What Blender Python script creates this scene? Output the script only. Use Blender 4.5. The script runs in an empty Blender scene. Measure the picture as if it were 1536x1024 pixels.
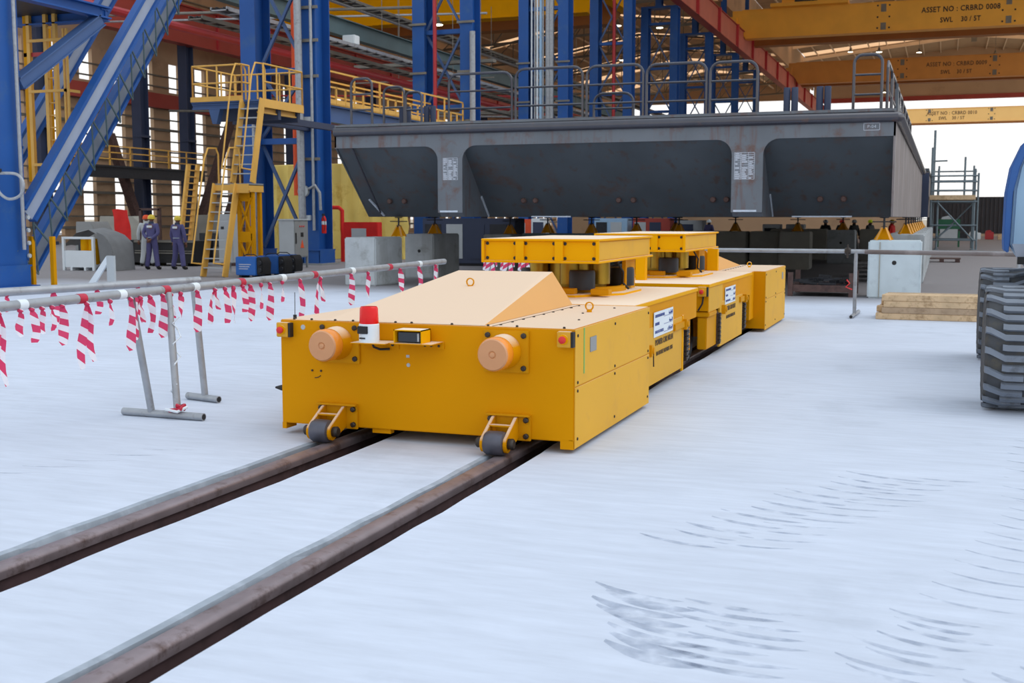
import bpy, bmesh, math, random
from mathutils import Vector, Matrix
R=random.Random(7)
scene=bpy.context.scene
COL=scene.collection
V=Vector
# ------------------------------------------------------------------ materials
def lin(c):
    return tuple(((v/255)/12.92 if v/255<=.04045 else ((v/255+.055)/1.055)**2.4) for v in c)+(1,)
def mat(name,rgb,rough=.6,metal=0,noise=.12,scale=3.0,rgb2=None,amt=0,scale2=1.2,bump=0,dust_sheen=None,dust_sheen_amt=.8,alpha=1,emit=None,spec=.5,trans=0,detail=6):
    m=bpy.data.materials.new(name); m.use_nodes=True
    nt=m.node_tree; N=nt.nodes; L=nt.links
    b=N['Principled BSDF']
    b.inputs['Roughness'].default_value=rough; b.inputs['Metallic'].default_value=metal
    b.inputs['Specular IOR Level'].default_value=spec
    b.inputs['Alpha'].default_value=alpha
    if trans: b.inputs['Transmission Weight'].default_value=trans
    tc=N.new('ShaderNodeTexCoord')
    n=N.new('ShaderNodeTexNoise'); n.inputs['Scale'].default_value=scale; n.inputs['Detail'].default_value=detail
    L.new(tc.outputs['Object'],n.inputs['Vector'])
    mr=N.new('ShaderNodeMapRange'); mr.inputs[1].default_value=.25; mr.inputs[2].default_value=.75
    mr.inputs[3].default_value=1-noise; mr.inputs[4].default_value=1+noise
    L.new(n.outputs['Fac'],mr.inputs[0])
    hs=N.new('ShaderNodeHueSaturation'); hs.inputs['Color'].default_value=lin(rgb)
    L.new(mr.outputs[0],hs.inputs['Value'])
    out=hs.outputs['Color']
    if rgb2:
        n2=N.new('ShaderNodeTexNoise'); n2.inputs['Scale'].default_value=scale2; n2.inputs['Detail'].default_value=8; n2.inputs['Roughness'].default_value=.7
        L.new(tc.outputs['Object'],n2.inputs['Vector'])
        m2=N.new('ShaderNodeMapRange'); m2.inputs[1].default_value=.62-amt*.3; m2.inputs[2].default_value=.72; 
        L.new(n2.outputs['Fac'],m2.inputs[0])
        mx=N.new('ShaderNodeMix'); mx.data_type='RGBA'
        L.new(m2.outputs[0],mx.inputs['Factor']); L.new(out,mx.inputs[6]); mx.inputs[7].default_value=lin(rgb2)
        out=mx.outputs[2]
    if dust_sheen:  # upward faces: settled dust plus sky sheen put into the colour
        g=N.new('ShaderNodeNewGeometry'); s=N.new('ShaderNodeSeparateXYZ'); L.new(g.outputs['Normal'],s.inputs[0])
        m3=N.new('ShaderNodeMapRange'); m3.inputs[1].default_value=.35; m3.inputs[2].default_value=.95; m3.inputs[4].default_value=dust_sheen_amt
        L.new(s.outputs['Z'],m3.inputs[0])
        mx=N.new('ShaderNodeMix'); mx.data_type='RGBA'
        L.new(m3.outputs[0],mx.inputs['Factor']); L.new(out,mx.inputs[6]); mx.inputs[7].default_value=lin(dust_sheen)
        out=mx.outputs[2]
    L.new(out,b.inputs['Base Color'])
    if bump:
        bp=N.new('ShaderNodeBump'); bp.inputs['Strength'].default_value=bump; bp.inputs['Distance'].default_value=.02
        L.new(n.outputs['Fac'],bp.inputs['Height']); L.new(bp.outputs[0],b.inputs['Normal'])
    if emit:
        b.inputs['Emission Color'].default_value=lin(rgb); b.inputs['Emission Strength'].default_value=emit
    return m
M={}
M['yel']=mat('yellow_paint',(214,144,0),.6,0,.05,1.2,(206,132,0),.1,1.8,spec=.08,dust_sheen=(228,206,184),dust_sheen_amt=.88)
M['yside']=mat('yellow_lit_side_paint',(218,165,50),.58,0,.05,1.2,(206,154,62),.3,1.7,spec=.18,dust_sheen=(228,206,184),dust_sheen_amt=.88)  # same car yellow, brighter side light put into the colour, with slight dust
M['ytab']=mat('yellow_table_paint',(232,166,0),.6,0,.05,1.5,spec=.08,dust_sheen=(240,222,202),dust_sheen_amt=.92)
M['ystair']=mat('yellow_stair_paint',(222,170,78),.5,0,.1,2)
M['ydeep']=mat('yellow_deep_paint',(208,144,4),.58,0,.08,2,spec=.12)
M['yshade']=mat('yellow_crane_paint',(236,170,48),.5,0,.08,.6)
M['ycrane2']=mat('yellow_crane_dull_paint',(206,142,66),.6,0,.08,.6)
M['blue']=mat('blue_steel_paint',(28,80,150),.5,0,.12,.8,(52,90,142),.25,1.5,spec=.35)
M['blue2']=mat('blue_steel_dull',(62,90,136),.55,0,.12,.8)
M['navy']=mat('navy_steel',(48,58,84),.6,0,.15,.8)
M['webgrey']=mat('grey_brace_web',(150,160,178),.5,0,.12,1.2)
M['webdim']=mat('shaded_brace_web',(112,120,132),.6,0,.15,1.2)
M['redm']=mat('faded_red_girder',(190,104,88),.65,0,.12,.4,(168,84,70),.3,.3)
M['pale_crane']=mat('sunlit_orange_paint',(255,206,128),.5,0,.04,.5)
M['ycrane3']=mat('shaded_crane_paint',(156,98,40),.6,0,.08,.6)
M['crim']=mat('crimson_tape',(184,30,60),.5,0,.15,12)
M['inkc']=mat('brown_lettering',(88,72,52),.8,0,0,1)
M['red']=mat('red_oxide_girder',(168,66,56),.6,0,.12,.5)
M['redp']=mat('red_pipe_paint',(178,44,50),.5,0,.1,2)
M['redc']=mat('red_cloth',(210,30,24),.8,0,.12,4,bump=.4)
M['hull']=mat('hull_plate',(78,85,92),.5,.25,.16,.9,(90,68,58),.28,1.3,bump=.15,detail=10)
M['hullf']=mat('hull_fascia',(102,108,116),.48,.25,.14,1.1,(100,74,66),.3,2.4)
M['hullr']=mat('hull_side',(120,112,112),.6,.2,.2,.8,(100,84,78),.4,1.2)
M['pipe']=mat('dark_pipe',(56,56,66),.22,.2,.15,4,(84,60,54),.1,2.5,spec=.9)
M['rust']=mat('rust_steel',(92,70,66),.75,.2,.25,9,(60,48,48),.4,5)
M['rail']=mat('rail_head_steel',(140,128,132),.4,.5,.22,5,(92,72,68),.35,7)
M['railweb']=mat('rail_web_rust',(84,64,66),.8,.1,.2,9,(52,42,46),.4,4)
M['galv']=mat('galvanised_tube',(158,162,168),.45,.35,.14,9,(120,118,116),.25,6)
M['grey']=mat('grey_paint',(140,142,142),.55,0,.06,2)
M['greyl']=mat('light_grey_paint',(178,184,188),.55,0,.06,2)
M['conc']=mat('concrete_block',(180,186,190),.85,0,.1,3,(140,142,140),.3,2,bump=.25)
M['concw']=mat('pale_concrete_block',(196,208,214),.85,0,.07,3,(172,182,190),.2,2,bump=.2)
M['lipgrey']=mat('lit_slot_edge',(150,160,172),.6,.1,.15,6,(176,184,196),.4,3)  # left bevel of the concrete slot, its lit tone put into the colour
M['concd']=mat('dark_concrete_block',(158,155,146),.9,0,.12,2,bump=.25)  # darker concrete copy: under-hull blocks get the hull shade in their colour
M['white']=mat('white_paint',(222,230,236),.5,0,.04,2)
M['black']=mat('black_rubber',(26,26,28),.6,0,.2,6)
M['dark']=mat('dark_steel',(46,48,54),.5,.4,.2,6)
M['wheel']=mat('worn_wheel_steel',(88,88,98),.45,.5,.2,8)
M['bolt']=mat('bolt_steel',(66,60,56),.5,.6,.2,20)
M['tyre']=mat('tyre_rubber',(116,124,136),.7,0,.14,5,(70,72,74),.3,4)
M['tyred']=mat('tyre_groove',(66,68,72),.85,0,.2,8,(84,80,70),.35,6)
M['amber']=mat('amber_lens',(204,144,98),.35,0,.05,5,spec=.6)
M['amberb']=mat('amber_lens_side',(232,140,40),.3,0,.05,5)
M['redlens']=mat('red_lens',(226,12,16),.22,0,.03,5,spec=.4)
M['redb']=mat('red_button',(214,40,38),.4,0,.05,9)
M['brass']=mat('brass_cylinder',(168,136,44),.35,.7,.12,5)
M['wood']=mat('timber',(206,178,142),.8,0,.18,5,(150,118,84),.35,8,bump=.3)
M['wood2']=mat('grey_timber',(176,152,126),.85,0,.18,5,(140,116,92),.4,7,bump=.3)
M['woodd']=mat('timber_end',(140,108,80),.85,0,.2,8)
M['lblue']=mat('faded_blue_paint',(150,184,214),.5,0,.07,1.5,(180,196,206),.2,2.5)
M['mblue']=mat('mid_blue_paint',(40,92,162),.5,0,.08,3)
M['weld']=mat('bright_blue_paint',(44,108,190),.45,0,.08,3)
M['tarp']=mat('yellow_tarpaulin',(226,200,108),.75,0,.12,.8,(190,150,50),.25,1.2)
M['tarpg']=mat('grey_tarpaulin',(120,122,124),.85,0,.12,3)
M['wall']=mat('beige_cladding',(196,164,132),.85,0,.12,.15,(150,122,98),.3,.1)
M['roof']=mat('roof_sheet',(186,160,132),.85,0,.1,.1,(128,110,92),.3,.2)
M['rooflight']=mat('pale_rafter',(226,204,178),.8,0,.06,.3)
M['tray']=mat('cable_tray_steel',(120,116,108),.6,.3,.18,2)
M['teal']=mat('grey_green_steel',(84,104,108),.6,.1,.12,1)
M['lamp']=mat('lamp_lens',(255,246,220),.5,0,0,1,emit=5)
M['cov']=mat('blue_coverall',(84,82,128),.85,0,.12,6,bump=.3)
M['skin']=mat('skin',(120,80,60),.6,0,.05,6)
M['helm']=mat('yellow_helmet',(222,196,60),.35,0,.03,4)
M['hiviz']=mat('hi_viz_vest',(226,236,30),.7,0,.05,5)
M['orange']=mat('orange_cloth',(226,84,40),.75,0,.08,5)
M['fence']=mat('dark_sheet_fence',(66,68,76),.8,0,.12,1)
M['sand']=mat('sandy_ground',(176,162,142),.95,0,.12,.2,(150,140,126),.4,.3)
M['scaf']=mat('scaffold_steel',(110,124,132),.55,.2,.12,5)
M['green']=mat('green_cloth',(50,104,76),.8,0,.1,4)
M['ink']=mat('black_lettering',(34,32,34),.7,0,0,1)
M['inkb']=mat('blue_lettering',(84,96,150),.7,0,0,1)
M['inkf']=mat('faded_lettering',(112,84,60),.8,0,0,1)
M['stencil']=mat('white_stencil',(190,196,208),.7,0,.1,20)
M['seal']=mat('bright_weld_mark',(190,200,214),.4,.2,.15,12)
M['screen']=mat('dark_glass',(18,22,28),.08,0,0,1,spec=.8)
M['gline']=mat('green_paint_line',(110,176,92),.6,0,.1,9)
def stripes():
    m=bpy.data.materials.new('red_white_tape'); m.use_nodes=True; nt=m.node_tree; N=nt.nodes; L=nt.links
    b=N['Principled BSDF']; b.inputs['Roughness'].default_value=.45
    tc=N.new('ShaderNodeTexCoord'); s=N.new('ShaderNodeSeparateXYZ'); L.new(tc.outputs['Object'],s.inputs[0])
    a=N.new('ShaderNodeMath'); a.operation='MULTIPLY_ADD'; L.new(s.outputs['Y'],a.inputs[0]); a.inputs[1].default_value=.8; L.new(s.outputs['Z'],a.inputs[2])
    f=N.new('ShaderNodeMath'); f.operation='MULTIPLY'; L.new(a.outputs[0],f.inputs[0]); f.inputs[1].default_value=7.2
    fr=N.new('ShaderNodeMath'); fr.operation='FRACT'; L.new(f.outputs[0],fr.inputs[0])
    g=N.new('ShaderNodeMath'); g.operation='GREATER_THAN'; L.new(fr.outputs[0],g.inputs[0]); g.inputs[1].default_value=.48
    mx=N.new('ShaderNodeMix'); mx.data_type='RGBA'; L.new(g.outputs[0],mx.inputs['Factor'])
    mx.inputs[6].default_value=lin((236,236,244)); mx.inputs[7].default_value=lin((220,62,108)); L.new(mx.outputs[2],b.inputs['Base Color'])
    tr=N.new('ShaderNodeBsdfTranslucent'); L.new(mx.outputs[2],tr.inputs['Color'])
    ms=N.new('ShaderNodeMixShader'); ms.inputs[0].default_value=.35; L.new(b.outputs[0],ms.inputs[1]); L.new(tr.outputs[0],ms.inputs[2])
    L.new(ms.outputs[0],N['Material Output'].inputs['Surface'])
    return m
M['tape']=stripes()
def streak(m,rgb,lo=.6,hi=.72,amt=.75,sc=(5,5,.55)):
    nt=m.node_tree; N=nt.nodes; L=nt.links; b=N['Principled BSDF']; src=b.inputs['Base Color'].links[0].from_socket
    tc=N.new('ShaderNodeTexCoord'); mp=N.new('ShaderNodeMapping'); mp.inputs['Scale'].default_value=sc; L.new(tc.outputs['Object'],mp.inputs[0])
    n=N.new('ShaderNodeTexNoise'); n.inputs['Scale'].default_value=1.0; n.inputs['Detail'].default_value=5; L.new(mp.outputs[0],n.inputs['Vector'])
    mr=N.new('ShaderNodeMapRange'); mr.inputs[1].default_value=lo; mr.inputs[2].default_value=hi; mr.inputs[4].default_value=amt; L.new(n.outputs['Fac'],mr.inputs[0])
    mx=N.new('ShaderNodeMix'); mx.data_type='RGBA'; L.new(mr.outputs[0],mx.inputs['Factor']); L.new(src,mx.inputs[6]); mx.inputs[7].default_value=lin(rgb); L.new(mx.outputs[2],b.inputs['Base Color'])
streak(M['hull'],(84,60,48),.58,.72,.6); streak(M['hullf'],(104,72,62),.56,.7,.6,(7,7,.7)); streak(M['hullr'],(170,164,164),.55,.7,.5,(3,4,.3)); streak(M['conc'],(140,140,138),.55,.75,.5,(3,3,.5))
def rlmat():
    m=bpy.data.materials.new('translucent_rooflight'); m.use_nodes=True; nt=m.node_tree; N=nt.nodes; L=nt.links
    n=N.new('ShaderNodeTexNoise'); n.inputs['Scale'].default_value=.6; cr=N.new('ShaderNodeMix'); cr.data_type='RGBA'; L.new(n.outputs['Fac'],cr.inputs['Factor']); cr.inputs[6].default_value=lin((250,226,200)); cr.inputs[7].default_value=lin((236,204,172))
    t=N.new('ShaderNodeBsdfTranslucent'); L.new(cr.outputs[2],t.inputs['Color']); L.new(t.outputs[0],N['Material Output'].inputs['Surface']); N.remove(N['Principled BSDF']); return m
M['rlight']=rlmat()
def floor_mat():
    m=mat('pale_dusty_concrete',(197,205,220),.75,0,.06,.6,(176,184,198),.25,.35,spec=.3)
    nt=m.node_tree; N=nt.nodes; L=nt.links; b=N['Principled BSDF']
    src=b.inputs['Base Color'].links[0].from_socket
    tc=N.new('ShaderNodeTexCoord')
    mp=N.new('ShaderNodeMapping'); mp.inputs['Scale'].default_value=(1.2,7,1); mp.inputs['Rotation'].default_value=(0,0,.35); L.new(tc.outputs['Object'],mp.inputs[0])
    n=N.new('ShaderNodeTexNoise'); n.inputs['Scale'].default_value=1.6; n.inputs['Detail'].default_value=9; n.inputs['Roughness'].default_value=.65; L.new(mp.outputs[0],n.inputs['Vector'])
    mr=N.new('ShaderNodeMapRange'); mr.inputs[1].default_value=.3; mr.inputs[2].default_value=.7; mr.inputs[3].default_value=.9; mr.inputs[4].default_value=1.06; L.new(n.outputs['Fac'],mr.inputs[0])
    s=N.new('ShaderNodeSeparateXYZ'); L.new(tc.outputs['Object'],s.inputs[0])
    # roof shade beyond the shed edge, painted into the floor colour
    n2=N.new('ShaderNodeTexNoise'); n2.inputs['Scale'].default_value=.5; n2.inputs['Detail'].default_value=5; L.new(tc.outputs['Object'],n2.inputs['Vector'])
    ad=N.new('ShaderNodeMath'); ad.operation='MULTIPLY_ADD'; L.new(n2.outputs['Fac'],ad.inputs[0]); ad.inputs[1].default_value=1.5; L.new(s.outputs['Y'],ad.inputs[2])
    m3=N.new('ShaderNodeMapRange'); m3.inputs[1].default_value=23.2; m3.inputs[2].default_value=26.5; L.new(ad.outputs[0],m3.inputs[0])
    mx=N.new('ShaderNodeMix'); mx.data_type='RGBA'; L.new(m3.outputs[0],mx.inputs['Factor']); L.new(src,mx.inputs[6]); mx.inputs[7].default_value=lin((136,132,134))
    hs=N.new('ShaderNodeHueSaturation'); L.new(mr.outputs[0],hs.inputs['Value']); L.new(mx.outputs[2],hs.inputs['Color']); L.new(hs.outputs[0],b.inputs['Base Color'])
    bp=N.new('ShaderNodeBump'); bp.inputs['Strength'].default_value=.25; bp.inputs['Distance'].default_value=.01; L.new(n.outputs['Fac'],bp.inputs['Height']); L.new(bp.outputs[0],b.inputs['Normal'])
    return m
M['floor']=floor_mat()
def mark_mat():
    m=mat('tyre_mark_dust',(150,162,182),.8,0,.1,5)
    nt=m.node_tree; N=nt.nodes; L=nt.links; b=N['Principled BSDF']
    tc=N.new('ShaderNodeTexCoord'); n=N.new('ShaderNodeTexNoise'); n.inputs['Scale'].default_value=9; n.inputs['Detail'].default_value=7; L.new(tc.outputs['Object'],n.inputs['Vector'])
    mr=N.new('ShaderNodeMapRange'); mr.inputs[1].default_value=.35; mr.inputs[2].default_value=.7; mr.inputs[3].default_value=0; mr.inputs[4].default_value=.5; L.new(n.outputs['Fac'],mr.inputs[0]); L.new(mr.outputs[0],b.inputs['Alpha'])
    return m
M['mark']=mark_mat()
# ------------------------------------------------------------------ mesh helpers
def wloc(o):
    p=V((0,0,0))
    while o is not None: p+=o.location; o=o.parent
    return p
class MB:
    def __init__(s): s.v=[]; s.f=[]; s.p=[]
    def add(s,vs,fs):
        b=len(s.v); s.p.append((b,len(s.f))); s.v+=[V(v) for v in vs]; s.f+=[tuple(i+b for i in f) for f in fs]; return s
    def obox(s,c,ax,ay,az,sx,sy,sz):
        c=V(c); ax=ax*sx/2; ay=ay*sy/2; az=az*sz/2
        vs=[c+ax*i+ay*j+az*k for i in(-1,1) for j in(-1,1) for k in(-1,1)]
        return s.add(vs,[(0,1,3,2),(4,6,7,5),(0,4,5,1),(2,3,7,6),(0,2,6,4),(1,5,7,3)])
    def box(s,x0,x1,y0,y1,z0,z1):
        return s.obox(((x0+x1)/2,(y0+y1)/2,(z0+z1)/2),V((1,0,0)),V((0,1,0)),V((0,0,1)),x1-x0,y1-y0,z1-z0)
    def bar(s,p0,p1,w,h,side=(1,0,0)):
        p0=V(p0);p1=V(p1); d=p1-p0; L=d.length; d.normalize(); sd=V(side); sd=(sd-d*sd.dot(d))
        if sd.length<1e-4: sd=V((0,1,0))-d*d.y
        sd.normalize(); n=d.cross(sd)
        return s.obox((p0+p1)/2,sd,n,d,w,h,L)
    def ibeam(s,p0,p1,depth,width,side=(1,0,0),tf=.04,tw=.03):
        # flanges lie across 'side' (width direction); depth is perpendicular
        p0=V(p0);p1=V(p1); d=p1-p0; L=d.length; d.normalize(); sd=V(side); sd=(sd-d*sd.dot(d)).normalized(); n=d.cross(sd); c=(p0+p1)/2
        s.obox(c+n*(depth/2-tf/2),sd,n,d,width,tf,L); s.obox(c-n*(depth/2-tf/2),sd,n,d,width,tf,L)
        return s.obox(c,sd,n,d,tw,depth-2*tf,L)
    def path(s,pts,r,n=8,cap=True):
        pts=[V(p) for p in pts]; rs=r if isinstance(r,(list,tuple)) else [r]*len(pts)
        b=len(s.v); u=None; s.p.append((b,len(s.f)))
        for i,p in enumerate(pts):
            if i==0: d=pts[1]-p
            elif i==len(pts)-1: d=p-pts[i-1]
            else: d=(pts[i+1]-p).normalized()+(p-pts[i-1]).normalized()
            d.normalize()
            if u is None:
                u=V((0,0,1)) if abs(d.z)<.9 else V((1,0,0))
            u=(u-d*u.dot(d)).normalized(); w=d.cross(u)
            for k in range(n):
                a=2*math.pi*k/n; s.v.append(p+(u*math.cos(a)+w*math.sin(a))*rs[i])
        for i in range(len(pts)-1):
            for k in range(n):
                a=b+i*n+k; c=b+i*n+(k+1)%n
                s.f.append((a,c,c+n,a+n))
        if cap:
            s.f.append(tuple(b+k for k in range(n))[::-1]); s.f.append(tuple(b+(len(pts)-1)*n+k for k in range(n)))
        return s
    def tube(s,p0,p1,r,n=10,r2=None): return s.path([p0,p1],[r,r if r2 is None else r2],n)
    def prism(s,poly,axis,a0,a1):
        n=len(poly)
        def P(q,a): return {'x':(a,q[0],q[1]),'y':(q[0],a,q[1]),'z':(q[0],q[1],a)}[axis]
        vs=[P(q,a0) for q in poly]+[P(q,a1) for q in poly]
        fs=[tuple(range(n)),tuple(range(2*n-1,n-1,-1))]+[(i,i+n,(i+1)%n+n,(i+1)%n) for i in range(n)]
        return s.add(vs,fs)
    def lathe(s,prof,c,axis=(0,0,1),n=24):
        c=V(c); a=V(axis).normalized(); u=V((0,0,1)) if abs(a.z)<.9 else V((1,0,0)); u=(u-a*u.dot(a)).normalized(); w=a.cross(u)
        b=len(s.v); s.p.append((b,len(s.f)))
        for r,h in prof:
            for k in range(n):
                t=2*math.pi*k/n; s.v.append(c+a*h+(u*math.cos(t)+w*math.sin(t))*max(r,1e-4))
        for i in range(len(prof)-1):
            for k in range(n):
                p=b+i*n+k; q=b+i*n+(k+1)%n; s.f.append((p,q,q+n,p+n))
        s.f.append(tuple(b+k for k in range(n))[::-1]); s.f.append(tuple(b+(len(prof)-1)*n+k for k in range(n)))
        return s
    def each(s,name,m,parent=None,**k):
        out=[]
        for i,(b,f) in enumerate(s.p):
            b2,f2=s.p[i+1] if i+1<len(s.p) else (len(s.v),len(s.f))
            q=MB(); q.v=s.v[b:b2]; q.f=[tuple(j-b for j in t) for t in s.f[f:f2]]
            out.append(q.build(name,m,parent,**k))
        return out
    def build(s,name,m,parent=None,smooth=False,bevel=0,org=None):
        me=bpy.data.meshes.new(name)
        if parent is not None: o0=wloc(parent)
        elif org is not None: o0=V(org)
        else:
            xs=[v.x for v in s.v];ys=[v.y for v in s.v];zs=[v.z for v in s.v]
            o0=V(((min(xs)+max(xs))/2,(min(ys)+max(ys))/2,min(zs)))
        me.from_pydata([tuple(v-o0) for v in s.v],[],s.f)
        bm=bmesh.new(); bm.from_mesh(me); bmesh.ops.recalc_face_normals(bm,faces=bm.faces)
        if bevel:
            es=[e for e in bm.edges if len(e.link_faces)==2 and e.calc_face_angle(0)>.6]
            bmesh.ops.bevel(bm,geom=es,offset=bevel,segments=2,affect='EDGES',clamp_overlap=True)
        bm.to_mesh(me); bm.free()
        if smooth or bevel:
            for p in me.polygons: p.use_smooth=True
            me.set_sharp_from_angle(angle=math.radians(35))
        me.materials.append(m if not isinstance(m,str) else M[m])
        o=bpy.data.objects.new(name,me); COL.objects.link(o)
        if parent is not None: o.parent=parent
        else: o.location=o0
        return o
def tag(o,label=None,cat=None,group=None,kind=None):
    if label: o['label']=label
    if cat: o['category']=cat
    if group: o['group']=group
    if kind: o['kind']=kind
    return o
def thing(name,loc,label,cat,group=None):
    o=bpy.data.objects.new(name,None); COL.objects.link(o); o.location=loc; o.empty_display_size=.2
    return tag(o,label,cat,group)
KIDS={}
def dup(root,loc,rotz=0,label=None,group=None):
    r=root.copy(); COL.objects.link(r); r.location=loc; r.rotation_euler=(0,0,rotz)
    if label: r['label']=label
    if group: r['group']=group
    if root.name not in KIDS:
        KIDS[root.name]=[(c,[d for d in bpy.data.objects if d.parent==c]) for c in bpy.data.objects if c.parent==root]
    for c,ds in KIDS[root.name]:
        cc=c.copy(); COL.objects.link(cc); cc.parent=r
        for d in ds:
            dd=d.copy(); COL.objects.link(dd); dd.parent=cc
    return r
def text(s,size,c,right,up,m,name='lettering',parent=None,align='CENTER',sx=1.0,off=0,extr=.002):
    cu=bpy.data.curves.new('t','FONT'); cu.body=s; cu.size=size; cu.align_x=align; cu.align_y='CENTER'; cu.extrude=extr; cu.offset=off; cu.space_character=1.08; cu.resolution_u=2
    ob=bpy.data.objects.new('t',cu); COL.objects.link(ob)
    dg=bpy.context.evaluated_depsgraph_get(); me=bpy.data.meshes.new_from_object(ob.evaluated_get(dg))
    bpy.data.objects.remove(ob); bpy.data.curves.remove(cu)
    r=V(right).normalized(); u=V(up).normalized(); n=r.cross(u); c=V(c); o0=wloc(parent) if parent else c
    for v in me.vertices: v.co=(c+r*v.co.x*sx+u*v.co.y+n*v.co.z)-o0
    me.name=name; me.materials.clear(); me.materials.append(M[m])
    o=bpy.data.objects.new(name,me); COL.objects.link(o)
    if parent: o.parent=parent
    else: o.location=o0
    return o
def smooth(p,n=5):
    p=[V(q) for q in p]; o=[]
    for i in range(len(p)-1):
        a=p[max(0,i-1)];b=p[i];c=p[i+1];d=p[min(len(p)-1,i+2)]
        for k in range(n):
            t=k/n; o.append(.5*((2*b)+(c-a)*t+(2*a-5*b+4*c-d)*t*t+(3*b-a-3*c+d)*t*t*t))
    return o+[p[-1]]
X_=V((1,0,0));Y_=V((0,1,0));Z_=V((0,0,1))

# ------------------------------------------------------------------ camera, light, world
cam=bpy.data.cameras.new('camera'); co=bpy.data.objects.new('camera',cam); COL.objects.link(co)
co.location=(0,0,1.65); co.rotation_euler=(math.radians(90-6.0669),0,math.radians(20.1856))
cam.sensor_width=36; cam.lens=36*1750/1536; cam.clip_end=2000
cam.dof.use_dof=True; cam.dof.focus_distance=9.5; cam.dof.aperture_fstop=5.0
scene.camera=co
w=bpy.data.worlds.new('sky'); scene.world=w; w.use_nodes=True; nt=w.node_tree; N=nt.nodes; L=nt.links
bg=N['Background']; tc=N.new('ShaderNodeTexCoord'); s=N.new('ShaderNodeSeparateXYZ'); L.new(tc.outputs['Generated'],s.inputs[0])
mr=N.new('ShaderNodeMapRange'); mr.inputs[1].default_value=0; mr.inputs[2].default_value=.6; L.new(s.outputs['Z'],mr.inputs[0])
mx=N.new('ShaderNodeMix'); mx.data_type='RGBA'; L.new(mr.outputs[0],mx.inputs['Factor']); mx.inputs[6].default_value=(1.0,.985,.96,1); mx.inputs[7].default_value=(.80,.90,1.0,1)
L.new(mx.outputs[2],bg.inputs['Color']); bg.inputs['Strength'].default_value=1.15
sd=bpy.data.lights.new('sun','SUN'); so=bpy.data.objects.new('sun',sd); COL.objects.link(so); sd.energy=.9; sd.angle=math.radians(50); sd.color=(1,.95,.9)
so.location=(10,10,30); so.rotation_euler=V((-.62,-.12,-.78)).to_track_quat('-Z','Y').to_euler()
scene.view_settings.view_transform='Standard'; scene.view_settings.look='None'
scene.cycles.max_bounces=6; scene.cycles.use_denoising=True

# ------------------------------------------------------------------ floor with rail slots
SE=19.2; S1=(-4.33,-3.86); S2=(-2.94,-2.6); YN=-6; YF=112
fl=MB(); jr=random.Random(21)
ysf=[YN+.35*i for i in range(70)]+[24,60,YF]
jit={e:[e+(jr.uniform(-.009,.009)+.008*math.sin(y*1.7+e) if y<18 and y>YN else 0) for y in ysf] for e in (S1[0],S1[1],S2[0],S2[1])}
for a,b in ((-90,S1[0]),(S1[1],S2[0]),(S2[1],60)):
    A_=jit.get(a,[a]*len(ysf)); B_=jit.get(b,[b]*len(ysf)); n=len(ysf)
    fl.add([(A_[i],ysf[i],0) for i in range(n)]+[(B_[i],ysf[i],0) for i in range(n)],[(i,i+n,i+n+1,i+1) for i in range(n-1)])
for a,b in (S1,S2): fl.add([(a,SE,0),(b,SE,0),(b,YF,0),(a,YF,0)],[(0,1,2,3)])
sl=MB()
for a,b in (S1,S2):
    for x,q in ((a-.02,1),(b+.02,-1)): sl.add([(x,YN,-.002),(x,SE,-.002),(x+.02*q,SE,-.3),(x+.02*q,YN,-.3)],[(0,1,2,3)])
    sl.add([(a,YN,-.3),(b,YN,-.3),(b,SE,-.3),(a,SE,-.3)],[(0,1,2,3)]); sl.add([(a,SE,0),(b,SE,0),(b,SE,-.3),(a,SE,-.3)],[(0,1,2,3)])
tag(sl.build('trim_2','railweb',org=(0,0,0)),kind='structure')
tag(fl.build('floor','floor',org=(0,0,0)),kind='structure')
g=MB().add([(-600,YF,-.02),(600,YF,-.02),(600,900,-.02),(-600,900,-.02)],[(0,1,2,3)]); tag(g.build('ground','sand',org=(0,0,0)),kind='structure')
def rail(cx,label):
    t=thing('crane_rail',(cx,3,-.29),label,'rail','sunken steel rails under the yellow rail cars')
    hw=.056
    head=[(cx-hw,-.055),(cx+hw,-.055)]+[(cx+hw*math.cos(t)**.6,-.022+.026*math.sin(t)**.8) for t in [math.pi/2*i/5 for i in range(5)]]+[(cx-hw*math.cos(t)**.6,-.022+.026*math.sin(t)**.8) for t in [math.pi/2*i/5 for i in range(5,0,-1)]]+[(cx-hw,-.022)]
    MB().prism(head,'y',YN,SE).build('rail_head','rail',t,smooth=True)
    MB().prism([(cx-.03,-.06),(cx+.03,-.06),(cx+.03,-.24),(cx+.12,-.27),(cx+.12,-.295),(cx-.12,-.295),(cx-.12,-.27),(cx-.03,-.24)],'y',YN,SE).build('rail_web','railweb',t)
rail(-4.175,'rusty steel rail in floor slot, further of the two, beside the pipe barrier')
rail(-2.825,'rusty steel rail in floor slot, nearer of the two, ending under right wheel')
lip=MB()
for a in (S1[0],S2[0]):
    n=len(ysf); yy=[y for y in ysf if y<7.8]; m_=len(yy); E_=jit[a]
    vs=[(E_[i]-.004,yy[i],.002) for i in range(m_)]+[(E_[i]+.03+jr.uniform(-.006,.006),yy[i],-.004) for i in range(m_)]+[(a+.045,yy[i],-.07) for i in range(m_)]
    lip.add(vs,[(i,i+m_,i+m_+1,i+1) for i in range(m_-1)]+[(i+m_,i+2*m_,i+2*m_+1,i+m_+1) for i in range(m_-1)])
tag(lip.build('trim_1','lipgrey',org=(0,0,0)),kind='structure')
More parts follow.
